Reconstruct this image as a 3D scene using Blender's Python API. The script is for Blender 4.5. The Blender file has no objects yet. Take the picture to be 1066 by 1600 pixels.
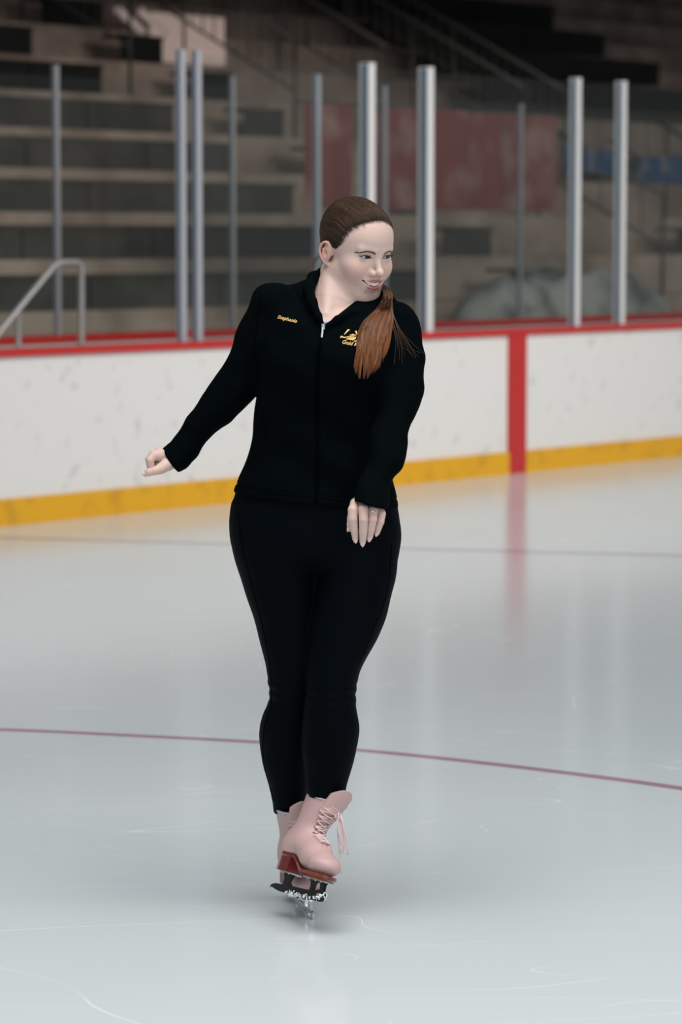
import bpy, math, random
import numpy as np
from mathutils import Vector, Matrix

random.seed(7)
RNG = np.random.default_rng(7)
PI = math.pi
SC = bpy.context.scene

# ------------------------------------------------------------------ camera
FPX = 4444.4                      # focal length in pixels of the 1066x1600 frame (100 mm on a 36 mm high sensor)
CAM_H = 1.70
PITCH = math.atan(429 / FPX)
cam_data = bpy.data.cameras.new('camera')
cam_data.sensor_fit = 'VERTICAL'
cam_data.sensor_height = 36.0
cam_data.lens = FPX / 1600 * 36.0
cam_data.clip_start = 0.5
cam_data.clip_end = 200
cam_data.dof.use_dof = True
cam_data.dof.focus_distance = 7.0
cam_data.dof.aperture_fstop = 3.6
cam = bpy.data.objects.new('camera', cam_data)
cam.location = (0, 0, CAM_H)
cam.rotation_euler = (PI / 2 - PITCH, 0, 0)
SC.collection.objects.link(cam)
SC.camera = cam
SC.cycles.transparent_max_bounces = 24

# ------------------------------------------------------------------ world, exposure, lights
SC.view_settings.view_transform = 'Standard'
SC.view_settings.look = 'None'
SC.view_settings.gamma = 1.0
SC.view_settings.exposure = 0.0
world = bpy.data.worlds.new('arena_air')
SC.world = world
world.use_nodes = True
wn = world.node_tree.nodes
wn['Background'].inputs['Color'].default_value = (0.90, 0.95, 1.0, 1)
wn['Background'].inputs['Strength'].default_value = 0.30


def area_light(name, loc, rot, sx, sy, power, color, spread=PI):
    ld = bpy.data.lights.new(name, 'AREA')
    ld.shape = 'RECTANGLE'
    ld.size = sx
    ld.size_y = sy
    ld.energy = power
    ld.color = color
    ld.spread = spread
    o = bpy.data.objects.new(name, ld)
    o.location = loc
    o.rotation_euler = rot
    SC.collection.objects.link(o)
    return o


def aim(o, target):
    d = Vector(target) - o.location
    o.rotation_euler = d.to_track_quat('-Z', 'Y').to_euler()
    return o


# lamp bank above the near ice, plus an added fill for the far boards
area_light('ice_lamp_bank', (1.0, 4.3, 8.5), (math.radians(8), 0, 0), 9, 5, 870, (1.0, 0.975, 0.945))
aim(area_light('board_fill', (8.5, 12.0, 6.5), (0, 0, 0), 6, 2.5, 315, (1.0, 0.945, 0.885), math.radians(110)), (1.5, 21.0, 1.2))
# soft fill added behind the camera to light the skater from the front
aim(area_light('front_fill', (4.5, -9.0, 5.0), (0, 0, 0), 12, 3.5, 460, (0.97, 0.98, 1.0)), (0, 9, 0.5))

# ------------------------------------------------------------------ projection helpers (photo pixel -> point in the place)
CP, SP = math.cos(PITCH), math.sin(PITCH)


def ray(px, py):
    a = (px - 533) / FPX
    b = (800 - py) / FPX
    return np.array([a, CP + b * SP, -SP + b * CP])


def W(px, py, y):
    d = ray(px, py)
    t = y / d[1]
    return np.array([d[0] * t, y, CAM_H + d[2] * t])


def G(px, py, z=0.0):
    d = ray(px, py)
    t = (z - CAM_H) / d[2]
    return np.array([d[0] * t, d[1] * t, z])


# ------------------------------------------------------------------ materials
def mat(name, color=(0.5, 0.5, 0.5), rough=0.5, metal=0.0, spec=0.5, **kw):
    m = bpy.data.materials.new(name)
    m.use_nodes = True
    b = m.node_tree.nodes['Principled BSDF']
    b.inputs['Base Color'].default_value = (*color, 1)
    b.inputs['Roughness'].default_value = rough
    b.inputs['Metallic'].default_value = metal
    b.inputs['Specular IOR Level'].default_value = spec
    for k, v in kw.items():
        b.inputs[k].default_value = v
    return m


def nodes(m):
    nt = m.node_tree
    return nt, nt.nodes, nt.links, nt.nodes['Principled BSDF']


def noise_color(m, c1, c2, scale=5, detail=4, lo=0.4, hi=0.6, coord='Object', stretch=(1, 1, 1)):
    nt, N, L, b = nodes(m)
    tc = N.new('ShaderNodeTexCoord')
    mp = N.new('ShaderNodeMapping')
    mp.inputs['Scale'].default_value = stretch
    no = N.new('ShaderNodeTexNoise')
    no.inputs['Scale'].default_value = scale
    no.inputs['Detail'].default_value = detail
    cr = N.new('ShaderNodeValToRGB')
    cr.color_ramp.elements[0].position = lo
    cr.color_ramp.elements[1].position = hi
    cr.color_ramp.elements[0].color = (*c1, 1)
    cr.color_ramp.elements[1].color = (*c2, 1)
    L.new(tc.outputs[coord], mp.inputs[0])
    L.new(mp.outputs[0], no.inputs['Vector'])
    L.new(no.outputs['Fac'], cr.inputs[0])
    L.new(cr.outputs[0], b.inputs['Base Color'])
    return cr


def add_bump(m, scale=200, strength=0.1, dist=0.001, detail=3, stretch=(1, 1, 1)):
    nt, N, L, b = nodes(m)
    tc = N.new('ShaderNodeTexCoord')
    mp = N.new('ShaderNodeMapping')
    mp.inputs['Scale'].default_value = stretch
    no = N.new('ShaderNodeTexNoise')
    no.inputs['Scale'].default_value = scale
    no.inputs['Detail'].default_value = detail
    bp = N.new('ShaderNodeBump')
    bp.inputs['Strength'].default_value = strength
    bp.inputs['Distance'].default_value = dist
    L.new(tc.outputs['Object'], mp.inputs[0])
    L.new(mp.outputs[0], no.inputs['Vector'])
    L.new(no.outputs['Fac'], bp.inputs['Height'])
    L.new(bp.outputs[0], b.inputs['Normal'])


def attr_color(m, name='Col'):
    nt, N, L, b = nodes(m)
    a = N.new('ShaderNodeAttribute')
    a.attribute_name = name
    L.new(a.outputs['Color'], b.inputs['Base Color'])


M = {}


def ice_material(name, base, tint=None):
    m = mat(name, base, 0.12, 0, 0.5, IOR=1.31)
    nt, N, L, b = nodes(m)
    tc = N.new('ShaderNodeTexCoord')
    # cloudy ice colour
    no = N.new('ShaderNodeTexNoise')
    no.inputs['Scale'].default_value = 0.8
    no.inputs['Detail'].default_value = 6
    cr = N.new('ShaderNodeValToRGB')
    cr.color_ramp.elements[0].position = 0.3
    cr.color_ramp.elements[1].position = 0.7
    cr.color_ramp.elements[0].color = (base[0] * 0.95, base[1] * 0.96, base[2] * 0.97, 1)
    cr.color_ramp.elements[1].color = (*base, 1)
    L.new(tc.outputs['Object'], no.inputs['Vector'])
    L.new(no.outputs['Fac'], cr.inputs[0])
    # skate scratches: three families of thin wavering lines
    last = cr.outputs[0]
    hsum = None
    for i, (ang, sc, w) in enumerate(((0.35, 1.1, 0.0045), (-0.6, 0.8, 0.004), (1.35, 0.6, 0.0045), (-0.12, 1.5, 0.006), (0.15, 2.3, 0.007), (0.8, 1.9, 0.006))):
        mp = N.new('ShaderNodeMapping')
        mp.inputs['Rotation'].default_value = (0, 0, ang)
        mp.inputs['Location'].default_value = (3.7 * i, 1.9 * i, 0)
        mp.inputs['Scale'].default_value = (0.22, 0.8, 1)
        n2 = N.new('ShaderNodeTexNoise')
        n2.inputs['Scale'].default_value = sc
        n2.inputs['Detail'].default_value = 1.0
        n2.inputs['Distortion'].default_value = 0.1
        s1 = N.new('ShaderNodeMath'); s1.operation = 'SUBTRACT'; s1.inputs[1].default_value = 0.5
        s2 = N.new('ShaderNodeMath'); s2.operation = 'ABSOLUTE'
        # multiply to obtain several contour lines
        s0 = N.new('ShaderNodeMath'); s0.operation = 'PINGPONG'; s0.inputs[1].default_value = 0.06
        s3 = N.new('ShaderNodeMapRange')
        s3.inputs['From Min'].default_value = 0.0
        s3.inputs['From Max'].default_value = w * 0.17
        s3.inputs['To Min'].default_value = 1.0
        s3.inputs['To Max'].default_value = 0.0
        # break the lines up
        n3 = N.new('ShaderNodeTexNoise'); n3.inputs['Scale'].default_value = 1.7 + i * 0.6
        s4 = N.new('ShaderNodeMapRange')
        s4.inputs['From Min'].default_value = 0.50
        s4.inputs['From Max'].default_value = 0.60
        s5 = N.new('ShaderNodeMath'); s5.operation = 'MULTIPLY'
        L.new(tc.outputs['Object'], mp.inputs[0])
        L.new(mp.outputs[0], n2.inputs['Vector'])
        L.new(n2.outputs['Fac'], s0.inputs[0])
        L.new(s0.outputs[0], s3.inputs['Value'])
        L.new(mp.outputs[0], n3.inputs['Vector'])
        L.new(n3.outputs['Fac'], s4.inputs['Value'])
        L.new(s3.outputs[0], s5.inputs[0])
        L.new(s4.outputs[0], s5.inputs[1])
        if hsum is None:
            hsum = s5.outputs[0]
        else:
            ad = N.new('ShaderNodeMath'); ad.operation = 'MAXIMUM'
            L.new(hsum, ad.inputs[0]); L.new(s5.outputs[0], ad.inputs[1])
            hsum = ad.outputs[0]
    fine = N.new('ShaderNodeTexNoise')
    fine.inputs['Scale'].default_value = 70
    fine.inputs['Detail'].default_value = 5
    mpf = N.new('ShaderNodeMapping'); mpf.inputs['Scale'].default_value = (0.45, 1, 1)
    L.new(tc.outputs['Object'], mpf.inputs[0]); L.new(mpf.outputs[0], fine.inputs['Vector'])
    mx = N.new('ShaderNodeMix'); mx.data_type = 'RGBA'
    mx.inputs['B'].default_value = (0.92, 0.95, 0.97, 1)
    fm = N.new('ShaderNodeMath'); fm.operation = 'MULTIPLY'; fm.inputs[1].default_value = 0.62
    L.new(hsum, fm.inputs[0])
    L.new(fm.outputs[0], mx.inputs['Factor'])
    L.new(last, mx.inputs['A'])
    L.new(mx.outputs['Result'], b.inputs['Base Color'])
    rr = N.new('ShaderNodeMapRange')
    rr.inputs['To Min'].default_value = ICE_ROUGH[0]
    rr.inputs['To Max'].default_value = ICE_ROUGH[1]
    L.new(fine.outputs['Fac'], rr.inputs['Value'])
    L.new(rr.outputs[0], b.inputs['Roughness'])
    bp = N.new('ShaderNodeBump')
    bp.inputs['Strength'].default_value = 0.05
    bp.inputs['Distance'].default_value = 0.002
    L.new(fine.outputs['Fac'], bp.inputs['Height'])
    L.new(bp.outputs[0], b.inputs['Normal'])
    return m


ICE_ROUGH = (0.12, 0.20)
M['ice'] = ice_material('ice_sheet', (0.66, 0.72, 0.74))
M['ice_red'] = ice_material('ice_red_line', (0.42, 0.26, 0.31))
M['ice_blue'] = ice_material('ice_blue_line', (0.42, 0.42, 0.52))
M['board'] = mat('dasher_white_plastic', (0.74, 0.735, 0.72), 0.35)
noise_color(M['board'], (0.60, 0.59, 0.58), (0.75, 0.74, 0.725), 9, 5, 0.27, 0.40)
M['kick'] = mat('kickplate_yellow', (0.78, 0.42, 0.03), 0.4)
noise_color(M['kick'], (0.60, 0.30, 0.012), (0.74, 0.38, 0.010), 6, 5, 0.3, 0.5)
M['red'] = mat('dasher_red', (0.50, 0.025, 0.022), 0.35)
M['alu'] = mat('brushed_aluminium', (0.84, 0.84, 0.83), 0.42, 0.35)
add_bump(M['alu'], 60, 0.1, 0.001, 2, (1, 1, 0.05))
M['shaded_web'] = mat('shaded_web_blue_grey', (0.20, 0.25, 0.33), 0.5)  # post web; the shaded left side is put into this blue-grey
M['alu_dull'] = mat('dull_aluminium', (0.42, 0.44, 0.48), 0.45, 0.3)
M['alu_far'] = mat('weathered_aluminium', (0.34, 0.33, 0.34), 0.5, 0.3)
M['steel'] = mat('galvanised_rail', (0.42, 0.41, 0.40), 0.45, 0.6)
M['rail_dark'] = mat('dark_rail_steel', (0.06, 0.065, 0.062), 0.5, 0.3)
M['concrete'] = mat('stand_concrete', (0.22, 0.17, 0.145), 0.85)
noise_color(M['concrete'], (0.30, 0.22, 0.18), (0.50, 0.385, 0.32), 1.6, 6, 0.35, 0.62)
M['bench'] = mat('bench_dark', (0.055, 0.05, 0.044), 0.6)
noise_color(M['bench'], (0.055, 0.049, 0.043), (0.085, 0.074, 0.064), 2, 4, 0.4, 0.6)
M['bench_shaded'] = mat('bench_shaded', (0.006, 0.007, 0.006), 0.8)  # shaded copy of the bench colour for the unlit upper rows
M['darkwall'] = mat('hall_dark_panel', (0.02, 0.021, 0.02), 0.9)
M['rubber'] = mat('rubber_floor', (0.06, 0.06, 0.06), 0.9)
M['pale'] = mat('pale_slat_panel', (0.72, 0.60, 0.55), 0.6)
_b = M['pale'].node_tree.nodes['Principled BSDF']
_b.inputs['Emission Color'].default_value = (0.80, 0.62, 0.55, 1)      # glow added to brighten the slatted panel, which is no lamp
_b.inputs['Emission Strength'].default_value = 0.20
M['tarp'] = mat('grey_tarpaulin', (0.27, 0.26, 0.26), 0.6)
noise_color(M['tarp'], (0.12, 0.12, 0.13), (0.42, 0.385, 0.375), 3.0, 4, 0.32, 0.56)
M['banner_red'] = mat('banner_red', (0.15, 0.035, 0.035), 0.5)
noise_color(M['banner_red'], (0.19, 0.045, 0.045), (0.30, 0.16, 0.15), 2.2, 3, 0.5, 0.66)
M['banner_blue'] = mat('banner_blue', (0.02, 0.06, 0.14), 0.5)
noise_color(M['banner_blue'], (0.012, 0.05, 0.13), (0.13, 0.12, 0.14), 5.0, 3, 0.5, 0.62)


def glass_material():
    m = bpy.data.materials.new('rink_glass')
    m.use_nodes = True
    nt = m.node_tree
    N, L = nt.nodes, nt.links
    N.remove(N['Principled BSDF'])
    out = N['Material Output']
    tr = N.new('ShaderNodeBsdfTransparent'); tr.inputs[0].default_value = (0.93, 0.95, 0.94, 1)
    gl = N.new('ShaderNodeBsdfGlossy'); gl.inputs['Roughness'].default_value = 0.08
    df = N.new('ShaderNodeBsdfDiffuse'); df.inputs[0].default_value = (0.5, 0.5, 0.5, 1)
    m1 = N.new('ShaderNodeMixShader'); m2 = N.new('ShaderNodeMixShader')
    m1.inputs[0].default_value = 0.014          # sheen of the pane
    m2.inputs[0].default_value = 0.006          # scuffs and dust on the pane
    L.new(tr.outputs[0], m1.inputs[1]); L.new(gl.outputs[0], m1.inputs[2])
    L.new(m1.outputs[0], m2.inputs[1]); L.new(df.outputs[0], m2.inputs[2])
    L.new(m2.outputs[0], out.inputs['Surface'])
    return m


M['glass'] = glass_material()
M['skin'] = mat('skin', (0.8, 0.6, 0.52), 0.48, 0, 0.35)
attr_color(M['skin'])
_b = M['skin'].node_tree.nodes['Principled BSDF']
_b.inputs['Subsurface Weight'].default_value = 0.18
_b.inputs['Subsurface Radius'].default_value = (0.012, 0.004, 0.002)
_b.inputs['Subsurface Scale'].default_value = 0.5
M['jacket'] = mat('black_knit', (0.0006, 0.0020, 0.0026), 0.85, 0, 0.03)
_b = M['jacket'].node_tree.nodes['Principled BSDF']
_b.inputs['Sheen Weight'].default_value = 0.0
_b.inputs['Sheen Tint'].default_value = (0.2, 0.5, 0.7, 1)
add_bump(M['jacket'], 14, 0.35, 0.012, 4, (1, 1, 1.6))
M['leggings'] = mat('black_leggings_fabric', (0.0006, 0.0020, 0.0034), 0.6, 0, 0.04)
_b = M['leggings'].node_tree.nodes['Principled BSDF']
_b.inputs['Sheen Weight'].default_value = 0.0
_b.inputs['Sheen Tint'].default_value = (0.15, 0.3, 0.6, 1)
add_bump(M['leggings'], 9, 0.12, 0.01, 3, (1, 1, 1.5))
M['seam'] = mat('seam_thread', (0.0004, 0.0006, 0.0008), 0.9, 0, 0.02)
M['blue'] = mat('blue_shirt', (0.01, 0.10, 0.55), 0.7)
M['zip'] = mat('zip_metal', (0.75, 0.75, 0.74), 0.3, 0.9)
M['gold'] = mat('gold_embroidery', (0.80, 0.50, 0.16), 0.6)
M['hair'] = mat('brown_hair', (0.06, 0.03, 0.02), 0.36, 0, 0.34)
attr_color(M['hair'])
M['eye_white'] = mat('eye_white', (0.78, 0.76, 0.76), 0.12)
M['iris'] = mat('iris_blue_grey', (0.06, 0.07, 0.10), 0.15)
M['pupil'] = mat('pupil', (0.004, 0.004, 0.005), 0.08)
M['tooth'] = mat('tooth_enamel', (0.93, 0.90, 0.86), 0.25)
M['lash'] = mat('lash_black', (0.012, 0.008, 0.008), 0.6)
M['nail'] = mat('pink_nail', (0.80, 0.50, 0.50), 0.18)
M['silver'] = mat('ring_silver', (0.80, 0.78, 0.74), 0.18, 1.0)
M['pink'] = mat('pink_leather', (0.56, 0.375, 0.365), 0.5)
add_bump(M['pink'], 300, 0.08, 0.0008)
M['tongue'] = mat('grey_felt_lining', (0.42, 0.42, 0.47), 0.8)
M['lace'] = mat('pale_pink_lace', (0.74, 0.56, 0.56), 0.8)
M['brass'] = mat('eyelet_brass', (0.72, 0.50, 0.34), 0.3, 0.9)
M['sole'] = mat('sole_lacquered_leather', (0.18, 0.035, 0.02), 0.2)
noise_color(M['sole'], (0.20, 0.05, 0.018), (0.14, 0.014, 0.016), 14, 2, 0.42, 0.58)
M['blade'] = mat('blade_chrome', (0.62, 0.64, 0.66), 0.2, 1.0)
M['blade_reflect'] = mat('blade_chrome_reflect_dark', (0.012, 0.014, 0.016), 0.22, 0.6)  # same chrome pair, with a dark reflection put into the colour
M['snow'] = mat('ice_shavings', (0.85, 0.90, 0.93), 0.6)


# ------------------------------------------------------------------ object helpers
def obj_from(name, verts, faces, m, parent=None, smooth=False, col=None):
    me = bpy.data.meshes.new(name)
    me.from_pydata([tuple(map(float, v)) for v in verts], [], [tuple(int(i) for i in f) for f in faces])
    me.update()
    if m is not None:
        if isinstance(m, (list, tuple)):
            for q in m:
                me.materials.append(q)
        else:
            me.materials.append(m)
    if smooth:
        me.polygons.foreach_set('use_smooth', [True] * len(me.polygons))
    if col is not None:
        ca = me.color_attributes.new('Col', 'FLOAT_COLOR', 'POINT')
        c4 = np.ones((len(verts), 4), dtype=np.float32)
        c4[:, :3] = col
        ca.data.foreach_set('color', c4.ravel())
    o = bpy.data.objects.new(name, me)
    SC.collection.objects.link(o)
    if parent is not None:
        o.parent = parent
        o.matrix_parent_inverse = parent_world(parent).inverted()
    return o


def parent_world(o):
    m = Matrix.LocRotScale(o.location, o.rotation_euler, o.scale)
    if o.parent is not None:
        m = parent_world(o.parent) @ o.matrix_parent_inverse @ m
    return m


def tag(o, label=None, cat=None, group=None, kind=None):
    if label: o['label'] = label
    if cat: o['category'] = cat
    if group: o['group'] = group
    if kind: o['kind'] = kind
    return o


def empty(name, loc):
    o = bpy.data.objects.new(name, None)
    o.empty_display_size = 0.1
    o.location = tuple(map(float, loc))
    SC.collection.objects.link(o)
    return o


class MB:
    """collects shapes that end up in one mesh object"""
    def __init__(s):
        s.v = []; s.f = []

    def add(s, v, f):
        k = len(s.v)
        s.v.extend([tuple(p) for p in v])
        s.f.extend([tuple(i + k for i in q) for q in f])
        return s

    def box(s, c, size, ax=None, bevel=0.0):
        """box with chamfered vertical-ish edges; ax = three axis vectors"""
        ax = ax or ((1, 0, 0), (0, 1, 0), (0, 0, 1))
        A = [np.array(a, float) for a in ax]
        h = [q / 2 for q in size]
        c = np.array(c, float)
        b = min(bevel, h[0] * .9, h[1] * .9)
        if b <= 0:
            ring = [(-h[0], -h[1]), (h[0], -h[1]), (h[0], h[1]), (-h[0], h[1])]
        else:
            ring = [(-h[0] + b, -h[1]), (h[0] - b, -h[1]), (h[0], -h[1] + b), (h[0], h[1] - b),
                    (h[0] - b, h[1]), (-h[0] + b, h[1]), (-h[0], h[1] - b), (-h[0], -h[1] + b)]
        n = len(ring)
        v = [c + A[0] * x + A[1] * y - A[2] * h[2] for x, y in ring] + [c + A[0] * x + A[1] * y + A[2] * h[2] for x, y in ring]
        f = [tuple(reversed(range(n))), tuple(range(n, 2 * n))] + [(i, (i + 1) % n, n + (i + 1) % n, n + i) for i in range(n)]
        return s.add(v, f)

    def tube(s, pts, r, seg=8, caps=True):
        v, f = tube_geo(pts, r, seg, caps)
        return s.add(v, f)

    def build(s, name, m, parent=None, smooth=False):
        return obj_from(name, s.v, s.f, m, parent, smooth)


def tube_geo(pts, r, seg=8, caps=True):
    P = np.array(pts, float)
    n = len(P)
    R = np.full(n, r, float) if np.isscalar(r) else np.array(r, float)
    T = np.gradient(P, axis=0)
    T /= np.linalg.norm(T, axis=1)[:, None] + 1e-12
    up = np.array([0, 0, 1.0]) if abs(T[0][2]) < 0.9 else np.array([1.0, 0, 0])
    a = np.cross(T[0], up); a /= np.linalg.norm(a)
    v = []
    for i in range(n):
        a = a - T[i] * (a @ T[i]); a /= np.linalg.norm(a) + 1e-12
        b = np.cross(T[i], a)
        for k in range(seg):
            t = 2 * PI * k / seg
            v.append(P[i] + R[i] * (math.cos(t) * a + math.sin(t) * b))
    f = [(i * seg + k, i * seg + (k + 1) % seg, (i + 1) * seg + (k + 1) % seg, (i + 1) * seg + k) for i in range(n - 1) for k in range(seg)]
    if caps:
        f.append(tuple(reversed(range(seg))))
        f.append(tuple((n - 1) * seg + k for k in range(seg)))
    return v, f


def spline(pts, n=10):
    """Catmull-Rom through points"""
    P = np.array(pts, float)
    P = np.vstack([2 * P[0] - P[1], P, 2 * P[-1] - P[-2]])
    out = []
    for i in range(1, len(P) - 2):
        for t in np.linspace(0, 1, n, endpoint=False):
            out.append(0.5 * (2 * P[i] + (P[i + 1] - P[i - 1]) * t + (2 * P[i - 1] - 5 * P[i] + 4 * P[i + 1] - P[i + 2]) * t * t
                              + (-P[i - 1] + 3 * P[i] - 3 * P[i + 1] + P[i + 2]) * t ** 3))
    out.append(P[-2])
    return np.array(out)


def icosphere(c, r, nseg=10, nring=7, ax=None):
    ax = np.array(np.eye(3) if ax is None else ax, float)
    r = np.array([r, r, r], float) if np.isscalar(r) else np.array(r, float)
    v = []; f = []
    for i in range(nring + 1):
        th = PI * i / nring
        for k in range(nseg):
            ph = 2 * PI * k / nseg
            l = np.array([math.sin(th) * math.cos(ph), math.sin(th) * math.sin(ph), math.cos(th)]) * r
            v.append(np.array(c) + ax.T @ l)
    for i in range(nring):
        for k in range(nseg):
            f.append((i * nseg + k, (i + 1) * nseg + k, (i + 1) * nseg + (k + 1) % nseg, i * nseg + (k + 1) % nseg))
    return v, f


# ------------------------------------------------------------------ signed distance modelling
def smin(a, b, k):
    h = np.clip(0.5 + 0.5 * (b - a) / k, 0, 1)
    return b * (1 - h) + a * h - k * h * (1 - h)


def smax(a, b, k):
    return -smin(-a, -b, k)


def ell(P, c, r):
    q = P - np.array(c)
    r = np.array(r, float)
    k0 = np.linalg.norm(q / r, axis=1)
    k1 = np.linalg.norm(q / (r * r), axis=1) + 1e-9
    return k0 * (k0 - 1) / k1


def cap(P, a, b, ra, rb):
    a = np.array(a, float).reshape(3); b = np.array(b, float).reshape(3)
    ba = b - a
    h = np.clip((P - a) @ ba / (ba @ ba + 1e-12), 0, 1)
    return np.linalg.norm(P - a - h[:, None] * ba, axis=1) - (ra + (rb - ra) * h)


def chain(P, pts, radii, k=0.004):
    d = None
    for i in range(len(pts) - 1):
        e = cap(P, pts[i], pts[i + 1], radii[i], radii[i + 1])
        d = e if d is None else smin(d, e, k)
    return d


def make_loft(st):
    """st rows: z, cx, cy, rx, ry  (any order) -> function(P, shear) """
    st = np.array(sorted(st), float)
    zs = st[:, 0]
    Z = np.linspace(zs[0], zs[-1], 200)
    tab = []
    for c in range(1, 5):
        y = st[:, c]
        m = np.gradient(y, zs)
        i = np.clip(np.searchsorted(zs, Z) - 1, 0, len(zs) - 2)
        h = zs[i + 1] - zs[i]
        t = (Z - zs[i]) / h
        tab.append((2 * t**3 - 3 * t**2 + 1) * y[i] + (t**3 - 2 * t**2 + t) * h * m[i] + (-2 * t**3 + 3 * t**2) * y[i + 1] + (t**3 - t**2) * h * m[i + 1])

    def f(P, zz=None, off=0.0, capk=0.01):
        z = P[:, 2] if zz is None else zz
        cx, cy, rx, ry = (np.interp(z, Z, q) for q in tab)
        rx = rx + off; ry = ry + off
        qx = P[:, 0] - cx; qy = P[:, 1] - cy
        k0 = np.sqrt((qx / rx)**2 + (qy / ry)**2)
        k1 = np.sqrt((qx / rx**2)**2 + (qy / ry**2)**2) + 1e-6
        d = np.where(k0 < 0.3, (k0 - 1) * np.minimum(rx, ry), k0 * (k0 - 1) / k1)
        return smax(d, np.maximum(z - Z[-1], Z[0] - z) - off * 0, capk)
    f.zmin, f.zmax = Z[0], Z[-1]
    return f


def mesh_sdf(f, lo, hi, res, block=8, proj=2):
    """surface-nets mesh of f(P)=0; narrow-band evaluated block by block"""
    lo = np.array(lo, float); hi = np.array(hi, float)
    nb = np.ceil((hi - lo) / (res * block)).astype(int)
    n = nb * block + 1
    # coarse pass at block centres
    cc = [lo[a] + (np.arange(nb[a]) + 0.5) * block * res for a in range(3)]
    X, Y, Z = np.meshgrid(*cc, indexing='ij')
    C = f(np.stack([X.ravel(), Y.ravel(), Z.ravel()], 1)).reshape(nb)
    act = np.argwhere(np.abs(C) < block * res * 1.35)
    D = np.full(n, 1.0, np.float32)
    D[:-1, :-1, :-1] = np.repeat(np.repeat(np.repeat(np.where(C < 0, -1.0, 1.0), block, 0), block, 1), block, 2)
    s = block + 1
    g = np.arange(s)
    gx, gy, gz = np.meshgrid(g, g, g, indexing='ij')
    off = np.stack([gx.ravel(), gy.ravel(), gz.ravel()], 1)
    CH = 400
    for i in range(0, len(act), CH):
        a = act[i:i + CH] * block
        idx = (a[:, None, :] + off[None]).reshape(-1, 3)
        D[idx[:, 0], idx[:, 1], idx[:, 2]] = f(lo + idx * res)
    S = D < 0
    nx, ny, nz = n
    corners = [(0, 0, 0), (1, 0, 0), (0, 1, 0), (1, 1, 0), (0, 0, 1), (1, 0, 1), (0, 1, 1), (1, 1, 1)]
    cnt = np.zeros((nx - 1, ny - 1, nz - 1), np.int8)
    for c in corners:
        cnt += S[c[0]:nx - 1 + c[0], c[1]:ny - 1 + c[1], c[2]:nz - 1 + c[2]]
    cell = np.argwhere((cnt > 0) & (cnt < 8))
    vid = np.full(cnt.shape, -1, np.int64)
    vid[cell[:, 0], cell[:, 1], cell[:, 2]] = np.arange(len(cell))
    acc = np.zeros((len(cell), 3)); num = np.zeros(len(cell))
    edges = [(0, 1), (2, 3), (4, 5), (6, 7), (0, 2), (1, 3), (4, 6), (5, 7), (0, 4), (1, 5), (2, 6), (3, 7)]
    cv = [D[cell[:, 0] + c[0], cell[:, 1] + c[1], cell[:, 2] + c[2]].astype(float) for c in corners]
    for a, b in edges:
        m = (cv[a] < 0) != (cv[b] < 0)
        t = np.where(m, cv[a] / np.where(m, cv[a] - cv[b], 1), 0)
        p = np.array(corners[a]) + t[:, None] * (np.array(corners[b]) - np.array(corners[a]))
        acc[m] += p[m]; num[m] += 1
    V = lo + (cell + acc / num[:, None]) * res
    Fs = []
    for ax in range(3):
        sl0 = [slice(0, n[0]), slice(0, n[1]), slice(0, n[2])]
        sl1 = list(sl0)
        sl0[ax] = slice(0, n[ax] - 1); sl1[ax] = slice(1, n[ax])
        d = S[tuple(sl0)] != S[tuple(sl1)]
        E_ = np.argwhere(d)
        o1, o2 = [q for q in range(3) if q != ax]
        ok = (E_[:, o1] > 0) & (E_[:, o2] > 0) & (E_[:, o1] < n[o1] - 1) & (E_[:, o2] < n[o2] - 1)
        E_ = E_[ok]
        q = []
        for da, db in ((0, 0), (-1, 0), (-1, -1), (0, -1)):
            I = E_.copy(); I[:, o1] += da; I[:, o2] += db
            q.append(vid[I[:, 0], I[:, 1], I[:, 2]])
        q = np.stack(q, 1)
        inside = S[E_[:, 0], E_[:, 1], E_[:, 2]]
        flip = inside if ax != 1 else ~inside
        q[~flip] = q[~flip][:, ::-1]
        q = q[(q >= 0).all(1)]
        Fs.append(q)
    Fq = np.concatenate(Fs)
    e = res * 0.3
    for _ in range(proj):
        d0 = f(V)
        gr = np.stack([f(V + np.eye(3)[k] * e) - d0 for k in range(3)], 1) / e
        g2 = (gr**2).sum(1) + 1e-9
        step = (d0 / g2)[:, None] * gr
        ln = np.linalg.norm(step, axis=1)
        step *= np.minimum(1, res * 0.6 / (ln + 1e-12))[:, None]
        V = V - step
    return V, Fq


def fast_obj(name, V, Fq, m, parent=None, col=None):
    me = bpy.data.meshes.new(name)
    me.vertices.add(len(V))
    me.vertices.foreach_set('co', V.astype(np.float32).ravel())
    me.loops.add(len(Fq) * 4)
    me.loops.foreach_set('vertex_index', Fq.astype(np.int32).ravel())
    me.polygons.add(len(Fq))
    me.polygons.foreach_set('loop_start', (np.arange(len(Fq)) * 4).astype(np.int32))
    me.polygons.foreach_set('use_smooth', np.ones(len(Fq), bool))
    me.update(calc_edges=True)
    me.validate()
    me.materials.append(m)
    if col is not None:
        ca = me.color_attributes.new('Col', 'FLOAT_COLOR', 'POINT')
        c4 = np.ones((len(V), 4), dtype=np.float32)
        c4[:, :3] = col
        ca.data.foreach_set('color', c4.ravel())
    o = bpy.data.objects.new(name, me)
    SC.collection.objects.link(o)
    if parent is not None:
        o.parent = parent
        o.matrix_parent_inverse = parent_world(parent).inverted()
    return o


def project(f, P, iters=8, off=0.0, e=0.0008):
    """move points onto f = off"""
    P = np.array(P, float)
    for _ in range(iters):
        d = f(P) - off
        g = np.stack([f(P + np.eye(3)[k] * e) - f(P - np.eye(3)[k] * e) for k in range(3)], 1) / (2 * e)
        g2 = (g**2).sum(1) + 1e-6
        P = P - (np.clip(d, -0.02, 0.02) / g2)[:, None] * g
    return P


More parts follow.
